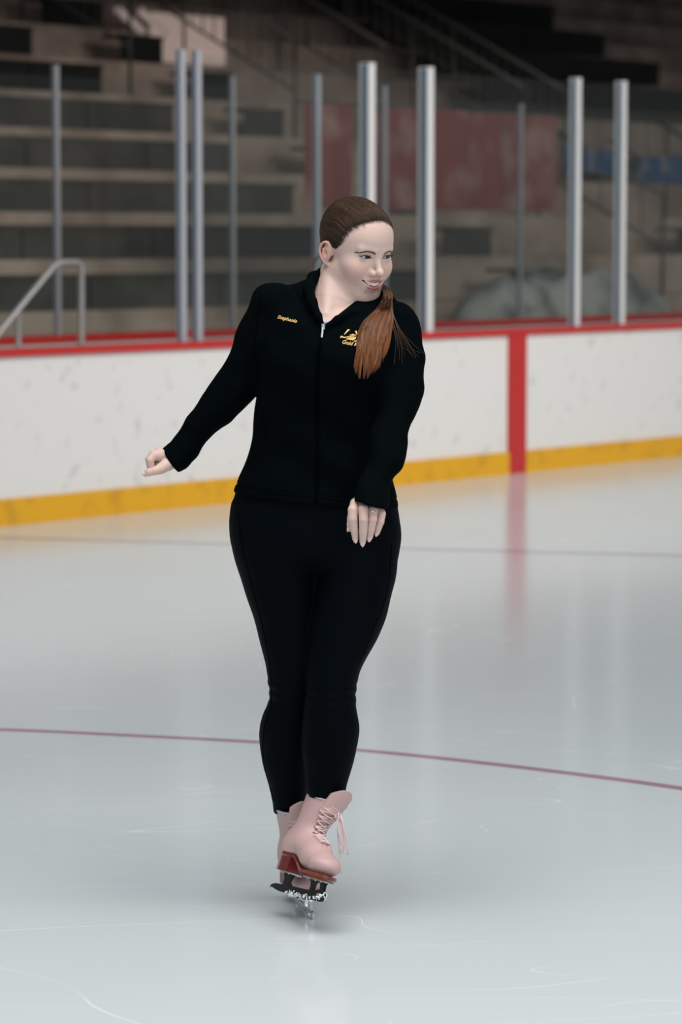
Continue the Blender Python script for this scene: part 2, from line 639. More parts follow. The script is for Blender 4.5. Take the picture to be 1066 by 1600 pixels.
def surf_y(f, px, py, ystart, yend, n=260):
    """first point of the surface f=0 along the line of sight to photo pixels (arrays)"""
    px = np.atleast_1d(np.array(px, float)); py = np.atleast_1d(np.array(py, float))
    out = []
    ys = np.linspace(ystart, yend, n)
    for a, b in zip(px, py):
        d = ray(a, b)
        Q = d[None] * (ys / d[1])[:, None] + np.array([0, 0, CAM_H])
        v = f(Q)
        i = np.argmax(v < 0)
        if v[i] >= 0:
            i = int(np.argmin(np.abs(v)))
        out.append(Q[i])
    return np.array(out)


# ================================================================== THE RINK
BL = G(0, 822.8)[:2]
BR = G(1066, 712.6)[:2]
U = (BR - BL) / np.linalg.norm(BR - BL)
NN = np.array([-U[1], U[0]])
BOARD_TOP = 1.045
U3 = np.array([U[0], U[1], 0]); N3 = np.array([NN[0], NN[1], 0]); Z3 = np.array([0, 0, 1.0])
AX = (U3, N3, Z3)


def T(s, o, z):
    q = BL + U * s + NN * o
    return np.array([q[0], q[1], z])


def bar(s0, s1, o0, o1, z0, z1, mb=None, bevel=0.0):
    mb = mb or MB()
    return mb.box(T((s0 + s1) / 2, (o0 + o1) / 2, (z0 + z1) / 2), (s1 - s0, o1 - o0, z1 - z0), AX, bevel)


S_L, S_R = -7.0, 19.0
# ice sheet and floor of the hall
ice = MB().add([T(-30, 0.02, 0), T(30, 0.02, 0), T(30, -32, 0), T(-30, -32, 0)], [(3, 2, 1, 0)]).build('floor', M['ice'])
tag(ice, 'pale blue-grey skating ice with fine scratches', kind='structure')
hall_floor = bar(-30, 30, 0.02, 16, -0.10, -0.002).build('floor', M['rubber'])
tag(hall_floor, 'dark rubber floor behind the boards', kind='structure')


def strip(pts, w, z, m, name, label):
    P = spline(pts, 14)
    Tn = np.gradient(P, axis=0); Tn /= np.linalg.norm(Tn, axis=1)[:, None]
    Nn = np.stack([-Tn[:, 1], Tn[:, 0], 0 * Tn[:, 0]], 1)
    v = []
    for p, q in zip(P, Nn):
        v += [p + q * w / 2 + Z3 * z, p - q * w / 2 + Z3 * z]
    f = [(2 * i, 2 * i + 1, 2 * i + 3, 2 * i + 2) for i in range(len(P) - 1)]
    o = obj_from(name, v, f, m)
    tag(o, label, 'ice line')
    return o


strip([G(-260, 1135), G(0, 1140), G(200, 1149), G(400, 1159.5), G(560, 1172), G(700, 1186), G(880, 1207), G(1066, 1232), G(1240, 1262)],
      0.05, 0.0006, M['ice_red'], 'painted_circle_line', 'thin curved red line in the ice behind the skater\'s shins')
strip([G(-200, 833), G(0, 840), G(200, 845.5), G(360, 850), G(630, 857), G(820, 862), G(1066, 868.5), G(1300, 875)],
      0.11, 0.0006, M['ice_blue'], 'painted_ice_line', 'faint violet line in the ice near the far boards')

# dasher boards: panel, kick plate, red cap
boards = empty('dasher_board', T(5, 0.05, 0))
tag(boards, 'white rink boards with red cap rail and yellow kick plate facing the skater', 'rink boards')
bar(S_L, S_R, 0.02, 0.10, 0.02, BOARD_TOP - 0.045).build('board_panel', M['board'], boards)
bar(S_L, S_R, -0.004, 0.02, 0.0, 0.158).build('kick_plate', M['kick'], boards)
MB().box(T((S_L + S_R) / 2, 0.05, BOARD_TOP - 0.0225), (S_R - S_L, 0.13, 0.045), (U3, N3, Z3), 0.012).build('cap_rail', M['red'], boards)
o_ = bar(4.955, 5.15, -0.0075, 0.02, 0.0, BOARD_TOP - 0.045).build('goal_line_stripe', M['red'], boards)
o_['label'] = 'red vertical goal line stripe'

# posts of the front glass
POST_TOP = 2.86


front_screen = empty('glass_screen', T(5, 0.05, BOARD_TOP))
tag(front_screen, 'front rink glass with bright aluminium posts on the red-capped boards', 'glass screen')
back_screen = empty('glass_screen', T(5, 2.3, BOARD_TOP))
tag(back_screen, 'further glass screen with slim grey posts behind the players box', 'glass screen')


def glass_post(s, o, z0, z1, label, w=0.085, d=0.06, m=None, group='front glass posts'):
    mb = MB()
    scr = front_screen if o < 0.5 else back_screen
    mm = m or M['alu']
    # H-section: two flanges and a web, with the pane slots on both sides
    bar(s - w / 2, s + w / 2, o - d / 2, o - d / 2 + d * .13, z0, z1, mb)
    bar(s - w / 2, s + w / 2, o + d / 2 - d * .13, o + d / 2, z0, z1, mb)
    r = mb.build('post', mm, scr)
    bar(s - w * 0.43, s + w * 0.43, o - d / 2 + d * .135, o + d / 2 - d * .135, z0 + 0.001, z1 - 0.002).build('shaded_web', M['shaded_web'], r)['label'] = 'web between the post flanges, its shade put in as blue-grey'
    bar(s - w / 2 - 0.002, s + w / 2 + 0.002, o - d / 2 - 0.002, o + d / 2 + 0.002, z1 - 0.001, z1 + 0.008).build('end_cap', mm, r)
    return r


FP = [1.61, 1.755, 3.42, 4.05, 5.80, 6.38, 8.15]
PW = [0.048, 0.048, 0.066, 0.066, 0.056, 0.056, 0.056]
PD = [0.042, 0.042, 0.086, 0.086, 0.068, 0.068, 0.068]
PLAB = ['grey-blue glass post, left one of the close pair left of the skater',
        'grey glass post, right one of the close pair left of the skater',
        'bright aluminium glass post rising just behind the skater\'s head',
        'bright aluminium glass post right beside the skater\'s shoulder',
        'aluminium glass post at the right edge of the red banner',
        'aluminium glass post nearest the right edge of the photo',
        'aluminium glass post further along the boards to the right']
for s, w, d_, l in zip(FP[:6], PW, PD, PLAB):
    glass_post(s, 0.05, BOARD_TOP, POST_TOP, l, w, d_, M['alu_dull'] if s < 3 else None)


def pane(s0, s1, o, z0, z1, label, group, m=None):
    p = bar(s0, s1, o - 0.006, o + 0.006, z0, z1).build('glass_panel', m or M['glass'], front_screen if o < 0.5 else back_screen)
    return p


pane(1.79, 3.375, 0.05, BOARD_TOP + 0.002, 2.84, 'wide clear rink glass panel behind the skater, left of her head', 'front glass panels')
pane(3.465, 4.005, 0.05, BOARD_TOP + 0.002, 2.84, 'narrow clear glass panel between the two bright posts behind her head', 'front glass panels')
pane(4.095, 5.76, 0.05, BOARD_TOP + 0.002, 2.84, 'wide clear rink glass panel in front of the red banner', 'front glass panels')
pane(5.84, 6.34, 0.05, BOARD_TOP + 0.002, 2.84, 'narrow clear glass panel between the two right-hand posts', 'front glass panels')
pane(6.42, 9.2, 0.05, BOARD_TOP + 0.002, 2.84, 'clear rink glass panel running off the right edge', 'front glass panels')

# players' box behind: back boards, posts and panes
BO = 2.30
back = empty('box_back_board', T(5, BO, 0))
tag(back, 'lower red-capped white board behind the glass, at the back of the players box', 'rink boards')
bar(S_L, S_R + 4, BO - 0.03, BO + 0.05, -0.002, BOARD_TOP - 0.09).build('board_panel', M['board'], back)
bar(S_L, S_R + 4, BO - 0.05, BO + 0.07, BOARD_TOP - 0.09, BOARD_TOP - 0.035).build('cap_rail', M['red'], back)
for s, w, l in ((2.68, 0.07, 'slim grey post behind the bench handrail at the far left'),
                (4.51, 0.06, 'slim grey post of the back glass left of the skater\'s shoulder'),
                (6.30, 0.075, 'faint grey post behind the gap between the two bright posts'),
                (8.11, 0.05, 'thin pinkish post standing in front of the red banner')):
    glass_post(s, BO, BOARD_TOP - 0.035, 2.90 if s < 8 else 2.82, l, w * .6, 0.032, M['alu_far'], 'back glass posts')
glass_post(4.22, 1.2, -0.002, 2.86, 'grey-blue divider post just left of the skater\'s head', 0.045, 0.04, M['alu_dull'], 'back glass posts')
for s0, s1, l in ((-4, 2.64, 'back glass panel at the far left behind the bench handrail'),
                  (2.72, 4.47, 'back glass panel behind the close pair of posts'),
                  (4.55, 6.26, 'back glass panel behind the skater'),
                  (6.34, 8.08, 'back glass panel left part behind the red banner'),
                  (8.14, 11.5, 'back glass panel behind the right-hand posts')):
    pane(s0, s1, BO, BOARD_TOP - 0.035, 2.83, l, 'back glass panels')

# handrail of the bench gate at the left
hr = empty('bench_handrail', T(1.0, 0.6, 0))
tag(hr, 'grey steel tube handrail sloping down behind the boards at the left', 'handrail')
HP = [T(-0.10, 0.6, 0.42), T(0.567, 0.6, 1.123), T(1.03, 0.6, 1.525), T(1.10, 0.6, 1.545), T(1.24, 0.6, 1.545), T(1.265, 0.6, 1.52), T(1.262, 0.6, 1.0), T(1.262, 0.6, -0.002)]
MB().tube(HP, 0.021, 10).build('tube_rail', M['steel'], hr, True)
MB().tube([T(0.72, 0.6, -0.002), T(0.72, 0.6, 1.255)], 0.018, 10).build('post', M['steel'], hr, True)

# banners behind the back glass
RB = empty('red_banner', T(8.0, BO + 0.25, 1.8))
tag(RB, 'dull red banner hung behind the back glass right of the skater', 'banner')
for s0, s1 in ((5.62, 6.18), (6.42, 8.95)):
    nseg = 24
    v = []; f = []
    for i in range(nseg + 1):
        s = s0 + (s1 - s0) * i / nseg
        o = BO + 0.25 + 0.012 * math.sin(s * 9) + 0.006 * math.sin(s * 23)
        for z, oo in ((1.93, 0), (2.76, 0), (2.76, 0.004), (1.93, 0.004)):
            v.append(T(s, o + oo, z))
    for i in range(nseg):
        for k in range(4):
            f.append((4 * i + k, 4 * i + (k + 1) % 4, 4 * i + 4 + (k + 1) % 4, 4 * i + 4 + k))
    f += [(3, 2, 1, 0), (4 * nseg, 4 * nseg + 1, 4 * nseg + 2, 4 * nseg + 3)]
    obj_from('banner_cloth', v, f, M['banner_red'], RB)
MB().tube([T(5.55, BO + 0.262, 2.765), T(9.0, BO + 0.262, 2.765)], 0.012, 6).build('banner_rod', M['rail_dark'], RB)
for s0, s1, z0, z1, l in ((9.15, 9.95, 2.28, 2.50, 'small dark blue banner between the two right-hand posts'),
                          (10.3, 11.6, 2.20, 2.45, 'dark blue banner at the right edge of the photo')):
    v = []; f = []
    for i in range(13):
        s = s0 + (s1 - s0) * i / 12
        o = BO + 0.3 + 0.01 * math.sin(s * 11)
        zt = z1 + 0.012 * math.sin(s * 7)
        for z, oo in ((z0, 0), (zt, 0), (zt, 0.004), (z0, 0.004)):
            v.append(T(s, o + oo, z))
    for i in range(12):
        for k in range(4):
            f.append((4 * i + k, 4 * i + (k + 1) % 4, 4 * i + 4 + (k + 1) % 4, 4 * i + 4 + k))
    f += [(3, 2, 1, 0), (48, 49, 50, 51)]
    b_ = obj_from('blue_banner', v, f, M['banner_blue'])
    tag(b_, l, 'banner')

# tarpaulin heap behind the boards on the right
tv, tf = [], []
nu, nv = 56, 20
for i in range(nu + 1):
    s = 7.5 + 4.6 * i / nu
    for j in range(nv + 1):
        q = j / nv * 2 - 1
        hgt = 1.36 * math.exp(-((s - 9.1) / 1.45) ** 2) * (1 - abs(q) ** 2.6) + 0.95 * math.exp(-((s - 10.7) / 1.2) ** 4) * (1 - abs(q) ** 2.6)
        hgt = min(hgt, 1.36) if hgt > 0 else 0
        hgt += (0.045 * math.sin(s * 6 + q * 3) + 0.03 * math.sin(s * 13 - q * 7)) * min(1, hgt * 2)
        tv.append(T(s, 3.05 + q * 0.55, max(0, hgt)))
for i in range(nu):
    for j in range(nv):
        a = i * (nv + 1) + j
        tf.append((a, a + nv + 1, a + nv + 2, a + 1))
tp = obj_from('tarpaulin_heap', tv, tf, M['tarp'], None, True)
tag(tp, 'mottled grey covered heap behind the glass right of the skater', 'tarpaulin')

# ------------------------------------------------------------------ stands
O0, TREAD, RISE, ZB = 4.2, 0.80, 0.405, 1.13
NR = 12
terr = MB()
prof = [(O0, -0.002), (O0, ZB - 0.02)]
for k in range(NR):
    o, z = O0 + TREAD * k, ZB + RISE * k - 0.02
    prof += [(o, z), (o + TREAD, z)]
prof.append((O0 + TREAD * NR, -0.002))
# remove duplicate second point
pr = []
for p in prof:
    if not pr or p != pr[-1]:
        pr.append(p)
v = [T(-8, o, z) for o, z in pr] + [T(48, o, z) for o, z in pr]
n_ = len(pr)
f = [(i, (i + 1) % n_, n_ + (i + 1) % n_, n_ + i) for i in range(n_)] + [tuple(reversed(range(n_))), tuple(range(n_, 2 * n_))]
terrace = obj_from('concrete_terrace', v, f, M['concrete'])
tag(terrace, 'stepped brown concrete spectator terrace rising behind the rink glass', 'terrace')


def tier(k):
    return O0 + TREAD * k, ZB + RISE * k - 0.02


def bench(k, s0, s1, label, group, m, h=0.29, dz=0.0, sec=1.55):
    o, z = tier(k)
    z += dz
    r = empty('spectator_bench', T((s0 + s1) / 2, o + 0.25, z))
    tag(r, label, 'bench', group)
    bar(s0, s1, o + 0.03, o + 0.36, z + h - 0.035, z + h).build('seat_board', m, r)
    s = s0
    cnt = 0
    while s < s1 - 0.05:
        e = min(s + sec, s1)
        if s1 - e < 0.3: e = s1
        bar(s + 0.012, e - 0.012, o + 0.045, o + 0.075, z + 0.001, z + h - 0.035).build('front_panel', m, r)
        s = e
        cnt += 1
    return r


rowname = ['lowest', 'second', 'third', 'fourth', 'fifth', 'sixth', 'seventh', 'eighth']
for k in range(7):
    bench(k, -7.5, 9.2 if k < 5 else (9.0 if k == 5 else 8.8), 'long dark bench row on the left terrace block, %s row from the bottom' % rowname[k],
          'long benches of the left block', M['bench'] if k < 5 else M['bench_shaded'])
for k, (s0, s1) in enumerate(((10.55, 11.27), (10.51, 11.28), (10.5, 11.2), (10.4, 10.98), (10.25, 10.85), (10.3, 10.9), (10.08, 10.7), (9.7, 10.6))):
    bench(k, s0, s1, 'short dark bench right of the terrace stairs, %s row from the bottom' % rowname[k], 'short benches beside the stairs',
          M['bench'] if k < 5 else M['bench_shaded'])
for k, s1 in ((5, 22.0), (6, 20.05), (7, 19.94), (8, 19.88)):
    bench(k, 15.05, s1, 'long bench with shade put into its colour in the upper right block, %s of its four rows' % {5: 'lowest', 6: 'second lowest', 7: 'second highest', 8: 'highest'}[k],
          'shade-dark benches of the upper right block', M['bench_shaded'], 0.30, 0.14)
for k, s0 in ((1, 14.6), (3, 15.4)):
    bench(k, s0, s0 + 4, 'grey bench at the right edge behind the glass, %s one' % ('lower' if k == 1 else 'upper'), 'benches at the right edge', M['bench'])


# stair railings running up the terrace
def railing(s, k0, k1, label, h=0.95, m=None, nbal=5):
    m = m or M['rail_dark']
    r = empty('stair_railing', T(s, tier(k0)[0], tier(k0)[1]))
    tag(r, label, 'railing', 'stair railings on the terrace')
    sl = RISE / TREAD

    def pt(o, dz):
        return T(s, o, ZB + sl * (o - O0) + dz)
    oa, ob = tier(k0)[0] + 0.1, tier(k1)[0] + 0.1
    MB().tube([pt(oa, h), pt(ob, h)], 0.022, 8).build('top_rail', m, r, True)
    MB().tube([pt(oa, 0.42), pt(ob, 0.42)], 0.016, 8).build('lower_rail', m, r, True)
    k = k0
    while k <= k1:
        o = tier(k)[0] + 0.1
        MB().tube([T(s, o, tier(k)[1] + 0.001), pt(o, h)], 0.018, 8).build('post', m, r, True)
        k += 2
    nb = int((ob - oa) / (TREAD / nbal))
    for i in range(1, nb):
        o = oa + (ob - oa) * i / nb
        MB().tube([pt(o, 0.42), pt(o, h)], 0.007, 5).build('baluster', m, r, True)
    return r


M['rail_mid'] = mat('worn_rail_steel', (0.11, 0.105, 0.098), 0.5, 0.4)
railing(9.45, 5, 10, 'stair railing crossing the pale slatted panel at the upper left', m=M['rail_dark'])
railing(11.08, 4, 10, 'stair railing above the short benches, upper middle', m=M['rail_mid'])
railing(12.6, 4, 10, 'stair railing in the dark area above the skater\'s head', m=M['rail_mid'])
railing(14.0, 3, 10, 'stair railing sloping down to the right above the red banner, nearer one', m=M['rail_mid'])
railing(14.75, 3, 10, 'stair railing sloping down to the right above the red banner, further one', m=M['rail_mid'])
railing(13.2, 0, 3, 'lower stair railing behind the right-hand glass, left one', m=M['rail_mid'], nbal=3)
railing(15.6, 0, 3, 'lower stair railing behind the right-hand glass, right one', m=M['rail_mid'], nbal=3)

# pale slatted panel high up at the left
o7 = tier(7)[0]
SLP = empty('glow_slat_panel', T(11.6, o7 + 0.02, tier(6)[1] + 0.1))
tag(SLP, 'pale slatted panel with added glow high on the terrace, upper left of the photo', 'window blind')
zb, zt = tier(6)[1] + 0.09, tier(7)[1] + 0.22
bar(11.25, 12.42, o7 - 0.04, o7 - 0.01, zb, zt).build('glow_sheet', M['pale'], SLP)
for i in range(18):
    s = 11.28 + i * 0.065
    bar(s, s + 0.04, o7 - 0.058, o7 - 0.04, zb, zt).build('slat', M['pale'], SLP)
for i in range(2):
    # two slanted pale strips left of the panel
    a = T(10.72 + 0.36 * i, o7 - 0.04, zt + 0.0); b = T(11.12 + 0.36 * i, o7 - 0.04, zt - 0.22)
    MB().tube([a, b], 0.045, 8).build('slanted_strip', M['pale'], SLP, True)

# hall shell behind and above the stands
wb = bar(-8, 48, O0 + TREAD * NR + 0.01, O0 + TREAD * NR + 0.2, -0.002, 11.5).build('wall_back', M['darkwall'])
tag(wb, kind='structure')
ce = MB().box(T(20, 9.5, 8.9), (56, 13, 0.2), AX).build('ceiling', M['darkwall'])
tag(ce, 'dark low roof over the stands', kind='structure')

bm_ = bar(-8, 48, 3.9, 4.1, 4.78, 8.8).build('shade_beam_1', M['darkwall'])  # beam added out of view to keep lamp light off the upper rows
tag(bm_, 'added unseen beam that shades the upper rows of the stands', kind='structure')


# ================================================================== THE SKATER
Y0 = 7.08                                      # depth of the skater's trunk
S0 = (Y0 * CP + 0.0) / FPX                     # metres per photo pixel at that depth (about 1/628)


def wp(px, py, dy=0.0):
    return W(px, py, Y0 + dy)


foot_pt = G(480, 1437)
person = empty('person', (foot_pt[0], foot_pt[1] + 0.12, 0))
tag(person, 'smiling woman in black jacket and leggings gliding on one skate, right arm stretched back', 'person')

# ---- trunk of the jacket: tilted stack of ellipses (shoulders and hem drop to the right of the photo)
SHEAR = 0.096
X505 = wp(505, 600)[0]


def ststation(cx, py, hw, ry, dy=0.0, grow=0.0):
    p = wp(cx, py, dy)
    return (p[2] + SHEAR * (p[0] - X505), p[0], Y0 + dy, hw * S0 + grow, ry + grow)


TR = [(493, 800, 127, .136, .0), (493, 785, 128, .138, .0), (497, 760, 122.5, .132, -.004), (500, 740, 118, .126, -.008), (501.5, 700, 112.5, .115, -.012), (505, 660, 107, .108, -.015),
      (510, 620, 108, .118, -.018), (515, 575, 112, .136, -.020), (520, 535, 113, .132, -.012), (523, 500, 113, .112, 0.0), (526, 475, 105, .080, .016), (529, 455, 80, .058, .03),
      (532, 440, 50, .045, .04), (535, 425, 34, .038, .045)]
trunk = make_loft([ststation(*t) for t in TR])


def shz(P):
    return P[:, 2] + SHEAR * (P[:, 0] - X505)


def limb_px(pts):
    P = [wp(a, b, d) for a, b, d, r in pts]
    R = [r * S0 for a, b, d, r in pts]
    return P, R


ARM_R = [(430, 482, .01, 43), (403, 540, .02, 38.5), (370, 600, .03, 34), (340, 640, .035, 31), (312, 667, .04, 27.5), (291, 695, .04, 24.5), (276, 711, .04, 22.5), (262, 722, .04, 21)]
ARM_L = [(614, 512, .0, 42), (629, 560, -.03, 37.5), (630, 600, -.06, 34.5), (617, 645, -.10, 31.5), (610, 685, -.15, 30.5), (599, 724, -.20, 29), (589, 754, -.24, 26), (580, 778, -.28, 26.5), (573, 798, -.305, 27)]
ARP, ARR = limb_px(ARM_R)
ALP, ALR = limb_px(ARM_L)
ALR = [r * (Y0 + t[2]) / Y0 for r, t in zip(ALR, ARM_L)]
# hand frames
CUFF_R = wp(266, 716, .04)
CUFF_RN = np.array([-0.80, -0.05, -0.60]); CUFF_RN /= np.linalg.norm(CUFF_RN)
CUFF_L = wp(577, 789, -.28)
CUFF_LN = np.array([-0.20, -0.12, -0.96]); CUFF_LN /= np.linalg.norm(CUFF_LN)

COLL = [(505, 509, -.126, 2.5), (498, 494, -.120, 4.5), (488, 472, -.095, 7), (483, 452, -.045, 8), (490, 434, .0, 9), (508, 427, .05, 10), (545, 432, .075, 11), (585, 452, .065, 11), (606, 470, .03, 10),
        (598, 486, -.015, 9), (574, 489, -.050, 8), (548, 489, -.085, 6), (527, 499, -.115, 4.5), (509, 510, -.128, 2.5)]
CLP, CLR = limb_px(COLL)


def folds(P):
    x, y, z = P[:, 0], P[:, 1], P[:, 2]
    a = np.sin(38 * (z + 0.55 * x) + 2.0 * np.sin(9 * x + 5 * z)) * 0.0022
    a = a * 1.9 * (1 - .35 * np.tanh(8 * (z - 1.25)))
    a += np.sin(70 * (z - 0.4 * x) + 2.5 * np.sin(13 * x)) * 0.0010
    return a


VP = [wp(507, 508.5, -.12), wp(488, 455, -.12), wp(550, 476, -.12)]


def v_open(P):
    """V of the open collar: region above the two edges, front half only"""
    ap = VP[0]
    eL = VP[1] - ap; eR = VP[2] - ap
    nL = np.array([-eL[2], eL[0]]); nL /= np.linalg.norm(nL)
    nR = np.array([eR[2], -eR[0]]); nR /= np.linalg.norm(nR)
    q = np.stack([P[:, 0] - ap[0], P[:, 2] - ap[2]], 1)
    d = np.maximum(q @ nL, q @ nR)
    d = np.maximum(d, P[:, 1] - (Y0 + 0.0))
    return d


def arms_jacket(P, off=0.0):
    a = chain(P, ARP, [r + off - .0015 for r in ARR], 0.006)
    a = smax(a, (P - CUFF_R) @ CUFF_RN, 0.003)
    b = chain(P, ALP, [r + off - .0015 for r in ALR], 0.006)
    b = smax(b, (P - CUFF_L) @ CUFF_LN, 0.003)
    return a, b


HEM_Z = ststation(493, 781, 1, 1)[0]


def jacket(P):
    z = shz(P)
    t = trunk(P, z, 0.0, 0.006)
    # bust and seat fullness
    t = smin(t, ell(P, wp(480, 565, -.080), (.056, .055, .060)), 0.035)
    t = smin(t, ell(P, wp(554, 572, -.080), (.056, .055, .060)), 0.035)
    a, b = arms_jacket(P)
    # cuffs: a slightly tighter rib with a seam
    t = smin(t, a, 0.022)
    t = smin(t, b, 0.014)
    t = t + folds(P)
    # hem band
    hb = np.abs(z - (HEM_Z + 0.022))
    t = t + 0.0022 * np.exp(-(hb / 0.003)**2)
    t = smax(t, HEM_Z - z, 0.006)
    # shallow pocket slit on the left of the photo
    c = chain(P, CLP, CLR, 0.010)
    t = smin(t, c, 0.012)
    t = smax(t, -v_open(P), 0.004)
    c2 = chain(P, CLP[:5], CLR[:5], 0.010)
    c3 = chain(P, CLP[8:], CLR[8:], 0.010)
    t = smin(t, np.minimum(c2, c3), 0.004)
    return t


# ---- legs (leggings) : two lofts in world height plus the pelvis
def leg_station(cx, py, hw, ry, dy):
    p = wp(cx, py, dy)
    sc = S0 * (Y0 + dy) / Y0
    return (p[2], p[0], Y0 + dy, hw * sc, ry)


LEG_R = [(432, 790, 66, .100, .0), (430, 825, 70, .108, .0), (433, 874, 67, .104, .0), (443, 922, 61.5, .097, .0), (452, 971, 55, .088, .0), (458, 1020, 48, .078, -.005), (459, 1062, 41, .068, -.01),
         (458, 1088, 37.5, .062, -.005), (452, 1117, 42, .066, .012), (448.5, 1150, 44.5, .070, .03), (449, 1189, 39.5, .064, .045), (452, 1231, 32, .053, .065), (453.5, 1258, 27, .046, .08), (454, 1270, 26.5, .044, .085)]
LEG_L = [(556, 790, 64, .100, .0), (557, 841, 67, .108, -.01), (558, 890, 63, .104, -.025), (549, 942, 61, .098, -.045), (537, 994, 56, .089, -.065), (526.5, 1026, 48, .080, -.08), (520, 1052, 43, .072, -.09),
         (516.5, 1078, 40.5, .066, -.095), (516.5, 1104, 41.5, .067, -.095), (516.5, 1134, 45.5, .069, -.09), (514.5, 1173, 43.5, .064, -.085), (511.5, 1208, 36.5, .054, -.078), (510.5, 1236, 31, .046, -.072), (513, 1252, 27, .040, -.070)]
legR = make_loft([leg_station(*t) for t in LEG_R])
legL = make_loft([leg_station(*t) for t in LEG_L])
PEL = [(497, 720, 102, .106, -.006), (494, 745, 110, .112, -.004), (493, 772, 119, .120, .0), (493, 800, 125, .126, .0), (492, 835, 127, .124, .0), (492, 860, 119, .112, .0), (491, 885, 90, .075, .0)]
pelv = make_loft([ststation(*t) for t in PEL])


def leggings(P, off=0.0):
    a = legR(P, None, off, 0.006)
    b = legL(P, None, off, 0.006)
    p = pelv(P, shz(P), off, 0.02)
    d = smin(a, p, 0.018)
    e = smin(b, p, 0.018)
    k = 0.003 + 0.030 * np.clip((P[:, 2] - .80) / .10, 0, 1)
    d = smin(d, e, k)
    if off == 0.0:
        x, z = P[:, 0], P[:, 2]
        kn = np.exp(-((z - wp(560, 1075)[2]) / 0.035)**2)
        d = d + kn * 0.0013 * np.sin(z * 230 + 60 * x) + 0.0008 * np.sin(60 * z + 25 * x)
    return d


# ---- head
YAW, NOD, HS = math.radians(37), math.radians(16), 1.04
HR = np.array(Matrix.Rotation(YAW, 3, 'Z') @ Matrix.Rotation(NOD, 3, 'X'))
EYE_MID = wp(588.5, 402, -0.055)
HEAD_O = EYE_MID - HR @ (np.array([0, -0.083, 0]) * HS)


def h2w(p):
    return HEAD_O + (np.array(p, float) * HS) @ HR.T


def w2h(P):
    return ((P - HEAD_O) @ HR) / HS


EYE_C = np.array([0.0315, -0.0695, 0.0])
EYE_R = 0.0125
MCX = .0340
UL = [(MCX, -.0685, -.0535), (.022, -.0845, -.0555), (.011, -.0935, -.0560), (.0, -.0960, -.0570)]
ULR = [.0012, .0021, .0027, .0026]
LLP = [(MCX, -.0685, -.0545), (.024, -.0820, -.0660), (.013, -.0905, -.0715), (.0, -.0930, -.0738)]
LLR = [.0012, .0027, .0035, .0037]


def eye_open(A):
    """almond opening of the lids (A mirrored coordinates)"""
    t = (A[:, 0] - 0.0315) / 0.0150
    up = 0.0037 * (1 - np.abs(t)**2.2) + 0.0009 * t
    lo = -0.0027 * (1 - np.abs(t)**2.0) + 0.0009 * t
    d = np.maximum(A[:, 2] - up, lo - A[:, 2])
    d = np.maximum(d, np.abs(A[:, 0] - 0.0315) - 0.0150)
    return np.maximum(d, A[:, 1] + 0.066)


def mouth_cav(A):
    x = A[:, 0]
    c = np.clip(x / MCX, 0, 1)
    top = -.0595 + .0050 * c**2
    bot = -.0700 + .0150 * c**1.9
    d = np.maximum(A[:, 2] - top, bot - A[:, 2])
    d = np.maximum(d, x - MCX + .0015)
    d = np.maximum(d, A[:, 1] + 0.062)
    return d


_eh = [(.0695, -.001, .000), (.0715, -.001, .012), (.0740, .003, .024), (.0785, .011, .0315), (.0835, .020, .0305), (.0865, .0275, .022), (.0875, .0300, .010), (.0865, .0285, -.003), (.0830, .0235, -.014), (.0785, .0165, -.023), (.0740, .009, -.029), (.0710, .003, -.029)]
EARH = [tuple(q) for q in spline(_eh, 2)]


def ear_xf(A):
    B = A.copy()
    B[:, 0] = A[:, 0] + .0035 * np.clip((A[:, 1] - .002) / .028, 0, 1)
    B[:, 2] = (A[:, 2] + .0180) / .84
    B[:, 1] = (A[:, 1] - .002) / .90
    return B


